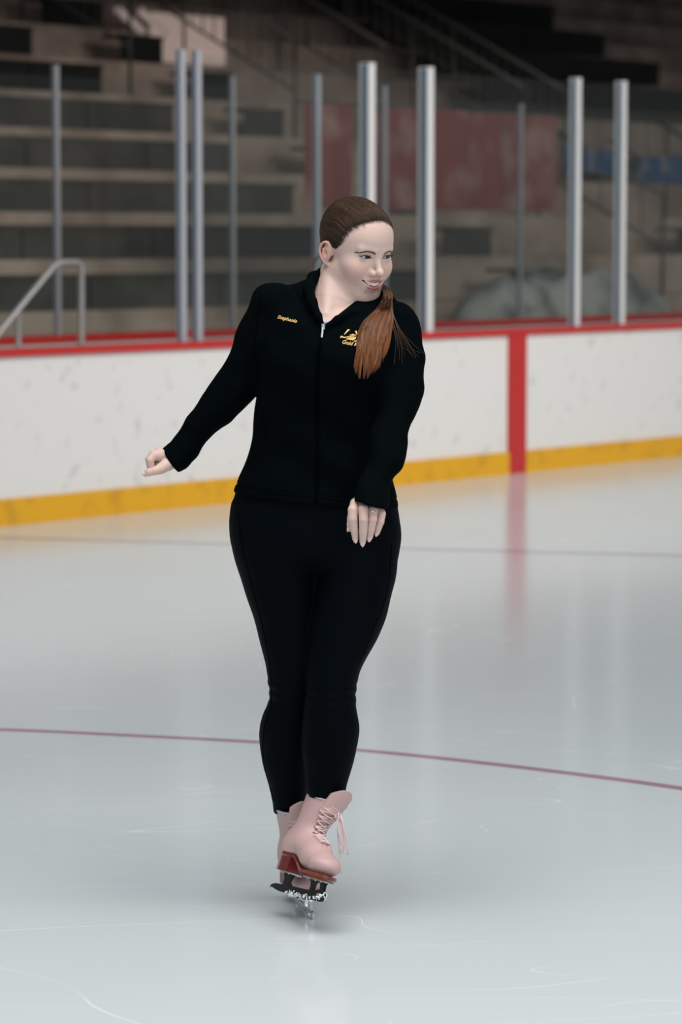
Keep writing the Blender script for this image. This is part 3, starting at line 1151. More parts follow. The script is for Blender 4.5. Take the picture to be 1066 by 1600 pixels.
def head_raw(P, part=False):
    """signed distance in the head's own frame (face looks along -y), symmetric"""
    A = P.copy(); A[:, 0] = np.abs(A[:, 0])
    d = ell(P, (0, .012, .033), (.0735, .093, .083))
    d = smin(d, ell(P, (0, -.030, .030), (.0640, .0605, .058)), .03)
    d = smin(d, ell(P, (0, -.030, -.025), (.0600, .054, .068)), .025)
    d = smin(d, ell(P, (0, -.034, -.066), (.0500, .049, .042)), .025)
    d = smin(d, ell(A, (.040, -.030, -.045), (.019, .029, .023)), .022)       # full lower cheek
    d = smin(d, cap(A, (.051, -.002, -.052), (.022, -.062, -.104), .018, .015), .024)
    d = smin(d, ell(P, (0, -.069, -.1110), (.0200, .0170, .0160)), .020)
    d = smin(d, ell(P, (0, -.040, -.088), (.046, .042, .032)), .02)
    d = smin(d, ell(A, (.042, -.056, -.026), (.022, .024, .020)), .020)       # cheekbones
    d = smin(d, ell(A, (.037, -.0650, -.040), (.0175, .0170, .0175)), .020)      # cheeks raised by the smile
    d = smin(d, cap(A, (.010, -.083, .015), (.042, -.074, .018), .0075, .006), .012)   # brow
    d = smin(d, ell(P, (0, -.0655, -.062), (.034, .0285, .027)), .014)          # muzzle
    d = smax(d, -ell(A, (.0320, -.0945, -.001), (.0165, .0135, .0125)), .012)  # eye sockets
    lid = np.linalg.norm(A - EYE_C, axis=1) - 0.0145
    d = smin(d, lid, .005)
    # nose
    n = cap(P, (0, -.0805, .006), (0, -.1035, -.029), .0062, .0075)
    n = smin(n, ell(P, (0, -.1065, -.0325), (.0100, .0098, .0088)), .006)
    n = smin(n, ell(A, (.0110, -.0945, -.0370), (.0068, .0090, .0068)), .005)
    d = smin(d, ell(A, (.019, -.074, -.022), (.012, .012, .020)), .012)
    d = smin(d, n, .013)
    d = smax(d, -ell(A, (.0052, -.1015, -.0425), (.0030, .0048, .0026)), .002)
    # smile fold from the nose wing round the mouth corner
    fl = chain(A, [(.0175, -.0900, -.036), (.0290, -.0800, -.047), (.0345, -.0690, -.060)], [.0006, .0009, .0005], .002)
    # lips
    lp = smin(chain(A, UL, ULR, .002), chain(A, LLP, LLR, .002), .0006)
    d = smax(d, -mouth_cav(A), .0015)
    d = smin(d, np.maximum(lp, -mouth_cav(A)), .0022)
    # crease under the lower lip
    d = smax(d, -cap(A, (.0, -.0915, -.0875), (.012, -.087, -.0855), .0012, .0008), .010)
    # lids cut open around the eyeball
    d = smax(d, -eye_open(A), .0010)
    d = np.maximum(d, -(np.linalg.norm(A - EYE_C, axis=1) - (EYE_R + .0002)) * 1.0)
    # crease of the upper lid
    t = np.linspace(-1, 1, 6)
    cr = [(EYE_C[0] + .0145 * q, EYE_C[1] - .0135 * math.sqrt(max(0.03, 1 - (q * .82)**2)) - .0005, .0078 - .0045 * q * q + .0006 * q) for q in t]
    d = smax(d, -chain(A, cr, [.0006] * 6, .001), .0015)
    # ear
    B = ear_xf(A)
    e = chain(B, EARH, list(np.interp(np.arange(len(EARH)), [0, 4, 12, 18, 22], [.0031, .0034, .0033, .0037, .0048])), .0006)
    e = smin(e, ell(B, (.0730, .009, -.027), (.0042, .0075, .0085)), .004)
    plate = cap(B, (.0735, .013, .018), (.0735, .012, -.016), .0035, .0035)
    pl2 = ell(B, (.0755, .0135, .002), (.0050, .0180, .0300))
    e = smin(e, pl2, .006); e = smin(e, plate, .006)
    e = smin(e, chain(B, [(.0770, .014, .020), (.0825, .0215, .010), (.0820, .0205, -.004), (.0765, .012, -.016)], [.0024] * 4, .002), .0025)
    e = smax(e, -ell(B, (.0815, .0105, -.001), (.0060, .0062, .0095)), .003)
    e = smin(e, ell(B, (.0735, .0015, -.005), (.0038, .0035, .0052)), .003)
    e = e * .86
    d = smin(d, e, .006)
    return d


NECK = [(516, 505, .0, 52), (524, 478, .012, 42), (533, 450, .028, 38), (541, 428, .036, 36.5), (550, 402, .04, 35)]
NKP, NKR = limb_px(NECK)

# ---- hands (chains through photo positions at their own depth)
HD = -.315
FING_L = {   # hand in front of the hip: index, middle, ring, little
    'index': [(556, 787, HD + .032, 8.0), (551.5, 797, HD, 7.7), (551.5, 811, HD - .004, 7.0), (554, 828, HD + .003, 5.9), (555.3, 841, HD + .010, 4.8)],
    'middle': [(568, 785, HD + .032, 7.9), (568, 796, HD - .004, 7.6), (568.3, 812, HD - .010, 7.0), (567.6, 832, HD - .002, 6.1), (567, 846, HD + .007, 5.0)],
    'ring': [(581, 788, HD + .032, 7.7), (583.5, 798, HD, 7.2), (583, 811, HD - .006, 6.5), (580, 827, HD + .002, 5.8), (578, 839, HD + .010, 4.8)],
    'little': [(592, 793, HD + .022, 7.3), (596.5, 803, HD + .010, 6.2), (595, 815, HD + .004, 5.6), (591.5, 825, HD + .008, 4.9), (589.5, 832, HD + .013, 4.3)],
}
THUMB_L = [(562, 783, HD + .05, 9), (553, 796, HD + .045, 8), (549.5, 810, HD + .030, 6.6), (548, 820, HD + .022, 5.6), (547, 826, HD + .020, 4.6)]
PALM_L = (576, 778, HD + .045, 15)
HR_D = .035
FING_R = {
    'index': [(250, 711, HR_D - .012, 9.5), (241, 712, HR_D - .022, 7.6), (234.5, 719, HR_D - .030, 6.4), (236, 730, HR_D - .028, 5.6), (242, 735, HR_D - .020, 4.8)],
    'middle': [(250, 708, HR_D + .008, 9.5), (240, 710, HR_D + .004, 7.6), (233, 718, HR_D - .002, 6.4), (235, 730, HR_D - .004, 5.6), (242, 735, HR_D + .0, 4.8)],
    'ring': [(251, 708, HR_D + .028, 9), (242, 711, HR_D + .026, 7.2), (236, 719, HR_D + .024, 6.2), (238, 730, HR_D + .020, 5.4), (244, 734, HR_D + .018, 4.6)],
    'little': [(253, 710, HR_D + .046, 8.2), (246, 714, HR_D + .046, 6.2), (241, 721, HR_D + .044, 5.4), (243, 730, HR_D + .038, 4.8), (248, 733, HR_D + .034, 4.2)],
}
THUMB_R = [(262, 725, HR_D - .015, 10.5), (251, 732.5, HR_D - .035, 8.6), (242, 736, HR_D - .045, 6.6), (233, 738, HR_D - .045, 6.0), (227, 740.5, HR_D - .043, 4.6)]
PALM_R = (266, 718, HR_D + .012, 15)


def hand_sdf(P, fing, thumb, palm, wrist_p, wrist_r):
    pc, pr = limb_px([palm])
    pc, pr = pc[0], pr[0]
    d = cap(P, wrist_p, pc, wrist_r, pr)
    base = None
    fs = []
    for k, c in fing.items():
        Q, R = limb_px(c)
        m = cap(P, pc, Q[0], pr * .80, R[0] * 1.02)
        base = m if base is None else smin(base, m, .006)
        fs.append(chain(P, Q, R, .0012))
    d = smin(d, base, .008)
    if fing is FING_R:
        d = smin(d, cap(P, wp(254, 719, HR_D + .018), wp(243, 727, HR_D + .018), .011, .008), .004)
    Q, R = limb_px(thumb)
    t = chain(P, Q, R, .002)
    t = smin(t, cap(P, pc, Q[0], pr * .8, R[0]), .006)
    f4 = fs[0]
    for e in fs[1:]:
        f4 = smin(f4, e, .0007)
    d = smin(d, f4, .005)
    return smin(d, t, .0025)


def hand_L(P):
    return hand_sdf(P, FING_L, THUMB_L, PALM_L, wp(584, 760, -.245), .019)


def hand_R(P):
    return hand_sdf(P, FING_R, THUMB_R, PALM_R, wp(291, 695, .04), .023)


def head_neck(P):
    h = head_raw(w2h(P)) * HS
    n = chain(P, NKP, NKR, .02)
    # muscle of the neck on the near side and the collar bone
    n = smin(n, cap(P, wp(516, 425, .0), wp(510, 492, -.075), .012, .009), .02)
    return smin(h, n, .012)


def torso_skin(P):
    t = trunk(P, shz(P), -0.016, 0.02)
    t = smax(t, HEM_Z + .02 - shz(P), .02)
    t = np.minimum(t, 9)
    a = chain(P, ARP, [r - .013 for r in ARR], .006)
    b = chain(P, ALP, [r - .013 for r in ALR], .006)
    a = smax(a, (P - (CUFF_R + CUFF_RN * .0)) @ CUFF_RN, .004)
    b = smax(b, (P - (CUFF_L + CUFF_LN * .0)) @ CUFF_LN, .004)
    return smin(smin(t, a, .03), b, .02)


HEAD_LO = np.array([wp(488, 0)[0], Y0 - .20, wp(0, 512)[2]])


def body_sdf(P):
    d = torso_skin(P)
    l = leggings(P, -0.006)
    d = smin(d, l, .02)
    d = smin(d, hand_R(P), .006)
    d = smin(d, hand_L(P), .006)
    return smin(d, head_neck(P), .012)


SKIN = np.array([0.635, 0.462, 0.402])


def skin_colour(V):
    c = np.tile(SKIN, (len(V), 1))
    rn = RNG.normal(0, .004, (len(V), 1))
    c = c + rn
    Hh = w2h(V)
    A = Hh.copy(); A[:, 0] = np.abs(A[:, 0])
    inhead = (V[:, 2] > wp(0, 480)[2])

    def blend(w, col):
        w = np.where(inhead, w, 0)[:, None]
        return c * (1 - w) + np.array(col) * w
    g = lambda q, s: np.exp(-((A - np.array(q))**2 / np.array(s)**2).sum(1))
    c = blend(0.42 * g((.044, -.072, -.034), (.020, .03, .017)), (.64, .27, .235))
    c = blend(0.35 * g((0, -.112, -.036), (.014, .014, .012)), (.64, .29, .25))
    c = blend(0.35 * g((.013, -.098, -.042), (.006, .010, .005)), (.68, .26, .22))
    c = blend(0.25 * g((0, -.085, -.098), (.018, .02, .014)), (.64, .31, .265))
    # ears
    ear = (A[:, 0] > .0725) & (A[:, 1] > -.004) & (A[:, 1] < .036) & (np.abs(A[:, 2]) < .04)
    rim = chain(ear_xf(A), EARH, [.0034] * len(EARH), .002)
    c = blend(np.where(ear, .35 + .25 * (rim < .001), 0.0), (.66, .27, .22))
    # lips
    lp = np.minimum(chain(A, UL, ULR, .002), chain(A, LLP, LLR, .002))
    w = np.clip(1 - (lp - .0002) / .0011, 0, 1) * (A[:, 1] < -.070)
    wu = w * (A[:, 2] > -.0595)
    c = blend(w * .92, (.56, .145, .135))
    c = blend(wu * .75, (.50, .215, .19))
    cav = (mouth_cav(A) < .0004) & (A[:, 1] > -.0905 + .30 * A[:, 0]**1.0)
    c = blend(np.where(cav & (A[:, 1] < -.05), .95, 0.0), (.10, .012, .012))
    # eyelid make-up and lash line
    eo = eye_open(A)
    near_eye = (A[:, 1] < -.062) & (np.abs(A[:, 2]) < .02)
    w = np.clip(1 - np.abs(eo) / .0011, 0, 1) * near_eye
    c = blend(w * .80, (.06, .03, .03))
    w = np.clip(1 - np.maximum(eo, 0) / .0045, 0, 1) * near_eye * (A[:, 2] > -.001)
    c = blend(w * .38, (.34, .17, .16))
    # knuckles and finger tips slightly redder
    for c_ in list(FING_L.values()) + [THUMB_L] + list(FING_R.values()) + [THUMB_R]:
        Q, R = limb_px(c_)
        for i, amt in ((2, .35), (3, .18), (4, .42)):
            w = amt * np.exp(-((V - Q[i])**2).sum(1) / .0075**2)[:, None]
            c = c * (1 - w) + np.array((.64, .27, .235)) * w
    return c


# ---- skates: local frame, toe along -y, blade edge at z = 0
def frame(f, up):
    f = np.array(f, float); f /= np.linalg.norm(f)
    up = np.array(up, float); up = up - f * (up @ f); up /= np.linalg.norm(up)
    y = -f
    x = np.cross(y, up)
    return np.stack([x, y, up], 1)          # columns = local axes in the world


YS = math.radians(15)
RS = frame((math.sin(YS), -math.cos(YS), 0), (0, 0, 1))
OS = G(488, 1437) - RS @ np.array([0, -.128, 0])
RR = frame((.120, -.218, .020), (.45, .0, 1))
OR_ = W(505, 1408, 6.80) - RR @ np.array([0, -.130, .004])


def boot_local(P, inner=0.0):
    d = ell(P, (0, -.087, .089), (.0405, .044, .0255))
    d = smin(d, cap(P, (0, -.070, .091), (0, -.030, .106), .031, .036), .02)
    d = smin(d, cap(P, (0, -.030, .106), (0, .030, .132), .037, .040), .02)
    d = smin(d, ell(P, (0, .072, .128), (.035, .044, .045)), .02)
    d = smin(d, SHAFT(P, None, 0, .004), .022)
    zs = .064 + .034 * np.clip((P[:, 1] + .035) / .07, 0, 1)
    d = smax(d, zs - P[:, 2], .004)
    return d


SHAFT = make_loft([(.10, 0, .072, .033, .042), (.14, 0, .064, .034, .050), (.17, 0, .055, .036, .050), (.19, 0, .050, .039, .051), (.22, 0, .044, .0455, .056), (.249, 0, .040, .051, .060)])


def boot_full(P):
    d = boot_local(P)
    # opening at the ankle, padded collar
    inn = SHAFT(P * np.array([1, 1, 1]), None, -.006, .004)
    hole = np.maximum(inn, .200 - P[:, 2])
    hole = np.minimum(hole, np.maximum(np.sqrt((P[:, 0] / .0440)**2 + ((P[:, 1] - .040) / .0520)**2) * .045 - .045, .238 - P[:, 2]))
    d = smax(d, -hole, .003)
    # lacing gap down the front
    gap = np.maximum(np.abs(P[:, 0]) - (.010 + .10 * np.clip((P[:, 2] - .14), 0, .13)), P[:, 1] - .020)
    gap = np.maximum(gap, .126 - P[:, 2] - 0.0)
    gap = np.maximum(gap, -(d + .0055))
    d = smax(d, -gap, .0015)
    # stitched seam around the toe cap
    seam = np.abs(P[:, 1] + .078 + 6 * P[:, 0]**2)
    d = d + .0006 * np.exp(-(seam / .0012)**2) * (P[:, 2] < .14)
    return d


def tongue_local(P):
    d = boot_local(P)
    sh = np.abs(d + .0075) - .0035
    d2 = np.maximum(sh, np.abs(P[:, 0]) - (.018 + .15 * np.clip(P[:, 2] - .15, 0, .12)))
    d2 = np.maximum(d2, P[:, 1] - .045)
    d2 = np.maximum(d2, .120 - P[:, 2])
    # flared top above the collar
    c = np.abs(P[:, 1] - (-.016 + 11 * P[:, 0]**2 - .45 * (P[:, 2] - .235))) - .005
    fl = np.maximum(c * .7, np.maximum(P[:, 2] - (.283 - 20 * P[:, 0]**2), .215 - P[:, 2]))
    fl = np.maximum(fl, np.abs(P[:, 0]) - .030)
    return smin(d2, fl, .006)


def prism_yz(poly, x0, x1):
    n = len(poly)
    v = [(x0, y, z) for y, z in poly] + [(x1, y, z) for y, z in poly]
    f = [tuple(range(n)), tuple(reversed(range(n, 2 * n)))] + [(i, n + i, n + (i + 1) % n, (i + 1) % n) for i in range(n)]
    return v, f


def outline(y, wf=1.0):
    """half width of the sole at local y"""
    return float(np.interp(y, [-.134, -.125, -.105, -.08, -.04, .0, .04, .08, .105, .116], [.006, .020, .033, .038, .036, .029, .028, .032, .024, .006])) * wf


def sole_mesh(mb, y0, y1, zb, zt, n=22, grow=0.0015):
    ys = np.linspace(y0, y1, n)
    v = []
    for y in ys:
        w = outline(y) + grow
        b, t = (zb(y) if callable(zb) else zb), (zt(y) if callable(zt) else zt)
        v += [(-w, y, b), (w, y, b), (w, y, t), (-w, y, t)]
    f = [(4 * i + k, 4 * i + 4 + k, 4 * i + 4 + (k + 1) % 4, 4 * i + (k + 1) % 4) for i in range(n - 1) for k in range(4)]
    f += [(0, 1, 2, 3), (4 * n - 1, 4 * n - 2, 4 * n - 3, 4 * n - 4)]
    mb.add(v, f)


def xf(V, R, O):
    return np.array(V, float) @ R.T + O


def build_skate(R, O, label, blade_mat, bow, lean=0.0):
    def cvt(V):
        V = np.array(V, float).copy()
        V[:, 0] += lean * np.clip(V[:, 2] - .12, 0, None)      # the shaft follows the shin sideways
        return xf(V, R, O)
    V, Fq = mesh_sdf(boot_full, (-.056, -.14, .055), (.056, .125, .28), .0022)
    boot = fast_obj('ice_skate', cvt(V), Fq, M['pink'], person)
    boot['label'] = label
    V, Fq = mesh_sdf(tongue_local, (-.045, -.075, .11), (.045, .06, .308), .0020)
    tg = fast_obj('tongue', cvt(V), Fq, M['pink'], boot)
    # padded lining rim
    rim = [(.0490 * math.sin(t), .038 + .0575 * math.cos(t), 0.2475 + .003 * math.cos(t)) for t in np.linspace(-2.35, 2.35, 30)]
    v, f = tube_geo(rim, .0032, 8)
    obj_from('lining_rim', cvt(v), f, M['tongue'], boot, True)
    # sole and heel
    mb = MB()
    zt = lambda y: .0655 + .034 * float(np.clip((y + .035) / .07, 0, 1))
    sole_mesh(mb, -.1335, .117, lambda y: zt(y) - .0085, zt, 40, .001)
    sole_mesh(mb, .042, .116, .0510, lambda y: zt(y) - .011, 14, .0005)
    sole_mesh(mb, -.128, -.030, .0505, .0545, 14, -.004)
    obj_from('sole', cvt(mb.v), mb.f, M['sole'], boot)
    # blade: runner, toe picks, stanchions, mounting plates
    mb = MB()
    run = [(-.1270, .0030), (-.1300, .0075), (-.1275, .0085), (-.1330, .0125), (-.1300, .0140), (-.1345, .0190), (-.1290, .0230), (-.1200, .0240)]
    low = [(y, .0000 + .9 * max(0, abs(y + .02) - .10)**2 * 2 + (0.0)) for y in np.linspace(.148, -.118, 16)]
    poly = run + [(-.05, .0215), (.06, .0205), (.125, .0180), (.146, .0130), (.150, .005)] + low
    v, f = prism_yz(poly, -.0021, .0021); mb.add(v, f)
    for poly in ([(-.122, .022), (-.108, .022), (-.100, .034), (-.092, .0505), (-.118, .0505)],
                 [(-.070, .0215), (-.052, .0215), (-.052, .034), (-.044, .0505), (-.078, .0505), (-.070, .036)],
                 [(.058, .0205), (.086, .0195), (.086, .034), (.098, .0505), (.046, .0505), (.056, .034)]):
        v, f = prism_yz(poly, -.0035, .0035); mb.add(v, f)
    # arch of the front stanchion
    v, f = prism_yz([(-.122, .0445), (-.044, .0445), (-.044, .0508), (-.122, .0508)], -.0045, .0045); mb.add(v, f)
    rb = obj_from('blade', cvt(mb.v), mb.f, blade_mat, boot)
    if blade_mat is M['blade_reflect']:
        rb['label'] = 'polished blade, dark reflection put into its colour'
    mb = MB()
    sole_mesh(mb, -.124, -.044, .0478, .0512, 12, -.010)
    sole_mesh(mb, .046, .110, .0478, .0512, 12, -.008)
    for y in (-.112, -.095, -.06, .055, .098):
        for sx in (-1, 1):
            v, f = icosphere((sx * (outline(y) - .017), y, .0474), (.003, .003, .0016), 8, 5); mb.add(v, f)
    obj_from('mounting_plate', cvt(mb.v), mb.f, M['blade'], boot)
    # lacing
    line = spline([(0, -.050, .134), (0, -.020, .150), (0, -.004, .172), (0, -.004, .200), (0, -.016, .243)], 12)
    seg = np.linalg.norm(np.diff(line, axis=0), axis=1); cum = np.concatenate([[0], np.cumsum(seg)])
    rows = 11
    pts = []
    for i in range(rows):
        t = cum[-1] * (.04 + .93 * (i / (rows - 1)))
        pts.append([np.interp(t, cum, line[:, k]) for k in range(3)])
    pts = np.array(pts)
    hw = np.interp(np.arange(rows), [0, 4, rows - 1], [.0150, .0210, .0330])
    E_ = {}
    for sx in (-1, 1):
        q = pts.copy(); q[:, 0] = sx * hw
        E_[sx] = project(boot_local, q, 10)
    for sx in (-1, 1):
        for i in range(rows):
            p = E_[sx][i]
            if i >= 7:
                c = project(boot_local, [p], 4, .0025)[0]
                v, f = icosphere(c, .0032, 8, 6)
                k = len(v)
                v2, f2 = tube_geo([p, c], .0016, 6)
                e = obj_from('lace_hook', cvt(v + v2), f + [tuple(a + k for a in q) for q in f2], M['brass'], boot, True)
            else:
                c = project(boot_local, [p], 4, .0004)[0]
                v, f = icosphere(c, (.0026, .0026, .0022), 8, 5)
                e = obj_from('eyelet', cvt(v), f, M['rail_dark'] if i > 3 else M['brass'], boot, True)
    mb = MB()
    for i in range(rows - 1):
        for a, b in ((-1, 1), (1, -1)):
            p, q = E_[a][i], E_[b][i + 1 if i < rows - 2 else i + 1]
            t = np.linspace(0, 1, 9)[:, None]
            L_ = p * (1 - t) + q * t
            L_ = project(boot_local, L_, 6, .0026)
            L_[:, 1] -= .0012 * np.sin(PI * t[:, 0]) * (1 if a > 0 else .2)
            v, f = tube_geo(L_, .00165, 6); mb.add(v, f)
    for i in (0, 3, 5, 7, 9):
        t = np.linspace(0, 1, 9)[:, None]
        L_ = project(boot_local, E_[-1][i] * (1 - t) + E_[1][i] * t, 6, .003)
        v, f = tube_geo(L_, .00165, 6); mb.add(v, f)
    obj_from('laces', cvt(mb.v), mb.f, M['lace'], boot, True)
    if bow:
        mb = MB()
        k0 = cvt(project(boot_local, [(0.012, -.006, .218)], 6, .006))[0]
        for loop in bow:
            P = [k0]
            for (dx, dyy, dz) in loop:
                P.append(k0 + np.array([dx, dyy, dz]))
            v, f = tube_geo(spline(P, 6), .0019, 6); mb.add(v, f)
        v, f = icosphere(k0, .006, 8, 6); mb.add(v, f)
        obj_from('lace_bow', mb.v, mb.f, M['lace'], boot, True)
    return boot


def snow_on(parent, pts, n, r0, r1, seed):
    g = np.random.default_rng(seed)
    mb = MB()
    for _ in range(n):
        a = g.integers(0, len(pts) - 1); t = g.random()
        c = np.array(pts[a]) * (1 - t) + np.array(pts[a + 1]) * t + g.normal(0, .0035, 3)
        v, f = icosphere(c, g.uniform(r0, r1, 3), 5, 4); mb.add(v, f)
    o = obj_from('ice_shavings', mb.v, mb.f, M['snow'], parent)
    o['kind'] = 'stuff'
    return o


# ---- the skin surface: fine blocks for head and hands, coarser inside the clothes, all one mesh
def body_full(P):
    d = torso_skin(P)
    d = smin(d, leggings(P, -0.007), .02)
    for R, O, ln_ in ((RS, OS, 0), (RR, OR_, .17)):
        Q = (P - O) @ R
        Q[:, 0] -= ln_ * np.clip(Q[:, 2] - .12, 0, .16)
        ft = chain(Q, [(0, .044, .25), (0, .058, .165), (0, .02, .125), (0, -.07, .094)], [.032, .026, .022, .018], .02)
        d = smin(d, ft, .015)
    return d


def body_near_head(P):
    return smin(torso_skin(P), head_neck(P), .012)


def body_near_hand(h, axp, axr):
    return lambda P: smin(chain(P, axp, [r - .010 for r in axr], .02), h(P), .006)


def box_px(x0, x1, y0, y1, d0, d1):
    a = wp(x0, y1, d0); b = wp(x1, y0, d1)
    a2 = wp(x0, y1, d1); b2 = wp(x1, y0, d0)
    return np.array([min(a[0], a2[0]), Y0 + d0, min(a[2], a2[2])]), np.array([max(b[0], b2[0]), Y0 + d1, max(b[2], b2[2])])


FINE = [(body_near_head, *box_px(476, 634, 318, 522, -.19, .16), .0014),
        (lambda P: hand_R(P), *box_px(214, 272, 692, 750, -.09, .13), .0011),
        (lambda P: hand_L(P), *box_px(536, 610, 782, 860, -.36, -.22), .0011)]
allV, allF, n0 = [], [], 0
for f_, lo, hi, res in FINE:
    V, Fq = mesh_sdf(f_, lo, hi, res)
    allV.append(V); allF.append(Fq + n0); n0 += len(V)


def coarse_body(P):
    d = body_full(P)
    n_ = chain(P, NKP, NKR, .02)
    d = smin(d, n_, .012)
    for h in (hand_R, hand_L):
        d = smin(d, h(P), .006)
    return d


lo_, hi_ = box_px(214, 672, 428, 1420, -.40, .24)
V, Fq = mesh_sdf(coarse_body, lo_, hi_, .006, 8, 1)
keep = np.ones(len(V), bool)
for f_, lo, hi, res in FINE:
    ins = ((V > lo + .004) & (V < hi - .004)).all(1)
    keep &= ~ins
fk = keep[Fq].all(1)
allV.append(V); allF.append(Fq[fk] + n0)
V = np.concatenate(allV); Fq = np.concatenate(allF)
used = np.unique(Fq); mp_ = np.zeros(len(V), int); mp_[used] = np.arange(len(used))
V, Fq = V[used], mp_[Fq]
body = fast_obj('body', V, Fq, M['skin'], person, skin_colour(V))
print('body verts', len(V))


# ---- eyes, brows, lashes, teeth
def eyeball(sx):
    c = h2w(EYE_C * np.array([sx, 1, 1]))
    gaze_l = np.array([.26, -1, -.02])
    g = HR @ (gaze_l / np.linalg.norm(gaze_l))
    a = np.cross(g, [0, 0, 1]); a /= np.linalg.norm(a)
    b = np.cross(g, a)
    R = EYE_R * HS
    nseg = 28
    ths = [0, .09, .19, .20, .30, .40, .475, .49, .6, .8, 1.1, 1.5, 2.0, 2.6, PI]
    v = []; f = []; mi = []
    for th in ths:
        rr = R * (1.0 + (.035 * max(0, 1 - (th / .5)**2)))
        for k in range(nseg):
            ph = 2 * PI * k / nseg
            v.append(c + rr * (math.cos(th) * g + math.sin(th) * (math.cos(ph) * a + math.sin(ph) * b)))
    for i in range(len(ths) - 1):
        for k in range(nseg):
            f.append((i * nseg + k, (i + 1) * nseg + k, (i + 1) * nseg + (k + 1) % nseg, i * nseg + (k + 1) % nseg))
            mid = (ths[i] + ths[i + 1]) / 2
            mi.append(2 if (mid < .19 or .475 < mid < .49) else (1 if mid < .48 else 0))
    o = obj_from('eye', v, f, [M['eye_white'], M['iris'], M['pupil']], body, True)
    o.data.polygons.foreach_set('material_index', mi)
    return o


for sx in (-1, 1):
    eyeball(sx)
    # lashes along the upper lid
    mb = MB()
    hm = lambda P: head_raw(np.array(P, float))
    tt = np.linspace(-.98, .98, 15)
    lid = np.array([(sx * (EYE_C[0] + .0150 * t), EYE_C[1] - .0145 * math.sqrt(max(.02, 1 - (t * .80)**2)) + .0002, 0.0037 * (1 - abs(t)**2.2) + .0009 * t) for t in tt])
    v, f = tube_geo(h2w(lid), [.0004 + .0007 * (1 - t * t) for t in tt], 6); mb.add(v, f)
    for i in range(34):
        t = -.95 + 1.93 * i / 33
        p = np.array([np.interp(t, tt, lid[:, k]) for k in range(3)])
        ln = .0052 + .0022 * (t + 1) / 2
        q1 = p + np.array([sx * .10 * t, -.85, .10]) * ln * .55
        q2 = p + np.array([sx * .42 * t + sx * .1, -1.0, .60]) * ln
        v, f = tube_geo(h2w([p, q1, q2]), [.00028, .00022, .00006], 4); mb.add(v, f)
    obj_from('eyelashes', mb.v, mb.f, M['lash'], body)
    # eyebrow
    g = np.random.default_rng(11)
    arc = spline([(.0115, -.093, .0100), (.021, -.091, .0122), (.032, -.086, .0146), (.041, -.078, .0138), (.0480, -.068, .0105)], 12)
    P, Q, rad = [], [], []
    starts = []; dirs = []
    for i in range(260):
        u_ = g.random()
        j = u_ * (len(arc) - 1.001); k = int(j); p = arc[k] * (1 - (j - k)) + arc[k + 1] * (j - k)
        tdir = arc[min(k + 2, len(arc) - 1)] - arc[max(k - 1, 0)]; tdir /= np.linalg.norm(tdir)
        wdt = .0026 * (1 - .70 * u_)
        p = p + np.array([0, 0, g.uniform(-1, 1) * wdt])
        starts.append(p); dirs.append(tdir + np.array([0, 0, g.uniform(.0, .55) * (1 - u_ * 1.2)]))
    starts = np.array(starts); dirs = np.array(dirs)
    A = project(hm, starts, 8, .0001); B = project(hm, A + dirs * .0035, 4, .0005); C = project(hm, A + dirs * .0065, 4, .0004)
    mb = MB()
    for a, b, c in zip(A, B, C):
        tri = np.array([a, b, c]) * np.array([sx, 1, 1])
        v, f = tube_geo(h2w(tri), [.00034, .00040, .00010], 4); mb.add(v, f)
    o = obj_from('eyebrow', mb.v, mb.f, M['hair'], body, False, np.tile((.11, .058, .040), (len(mb.v), 1)))

# teeth: upper row on an arc behind the lips
mb = None
for i in range(10):
    sx = 1 if i >= 5 else -1
    j = i - 5 if i >= 5 else 4 - i
    ang = [.052, .155, .255, .35, .445][j]
    wd = [.0044, .0037, .0040, .0038, .0038][j] * 1.10
    hgt = [.0108, .0099, .0102, .0088, .0078][j]
    rad = .0445
    c = np.array([sx * rad * math.sin(ang * 1.95) * .60, -.0922 + rad * (1 - math.cos(ang * 1.95)) * .62, -.0602 + .0033 * (ang / .45)**2 - hgt / 2 + .003])
    nrm = np.array([sx * math.sin(ang * 1.6), -math.cos(ang * 1.6), 0]); tan = np.array([nrm[1], -nrm[0], 0])
    v, f = icosphere(c, 1.0, 12, 8, np.eye(3))
    v = np.array(v) - c
    sgn = lambda a, p: np.sign(a) * np.abs(a)**p
    v = sgn(v, .55)
    v = v * np.array([wd * .56, .0022, hgt * .54])
    v = v[:, [0]] * tan + v[:, [1]] * nrm * -1 + v[:, [2]] * np.array([0, 0, 1.0]) + c
    obj_from('tooth', h2w(v), f, M['tooth'], body, True)

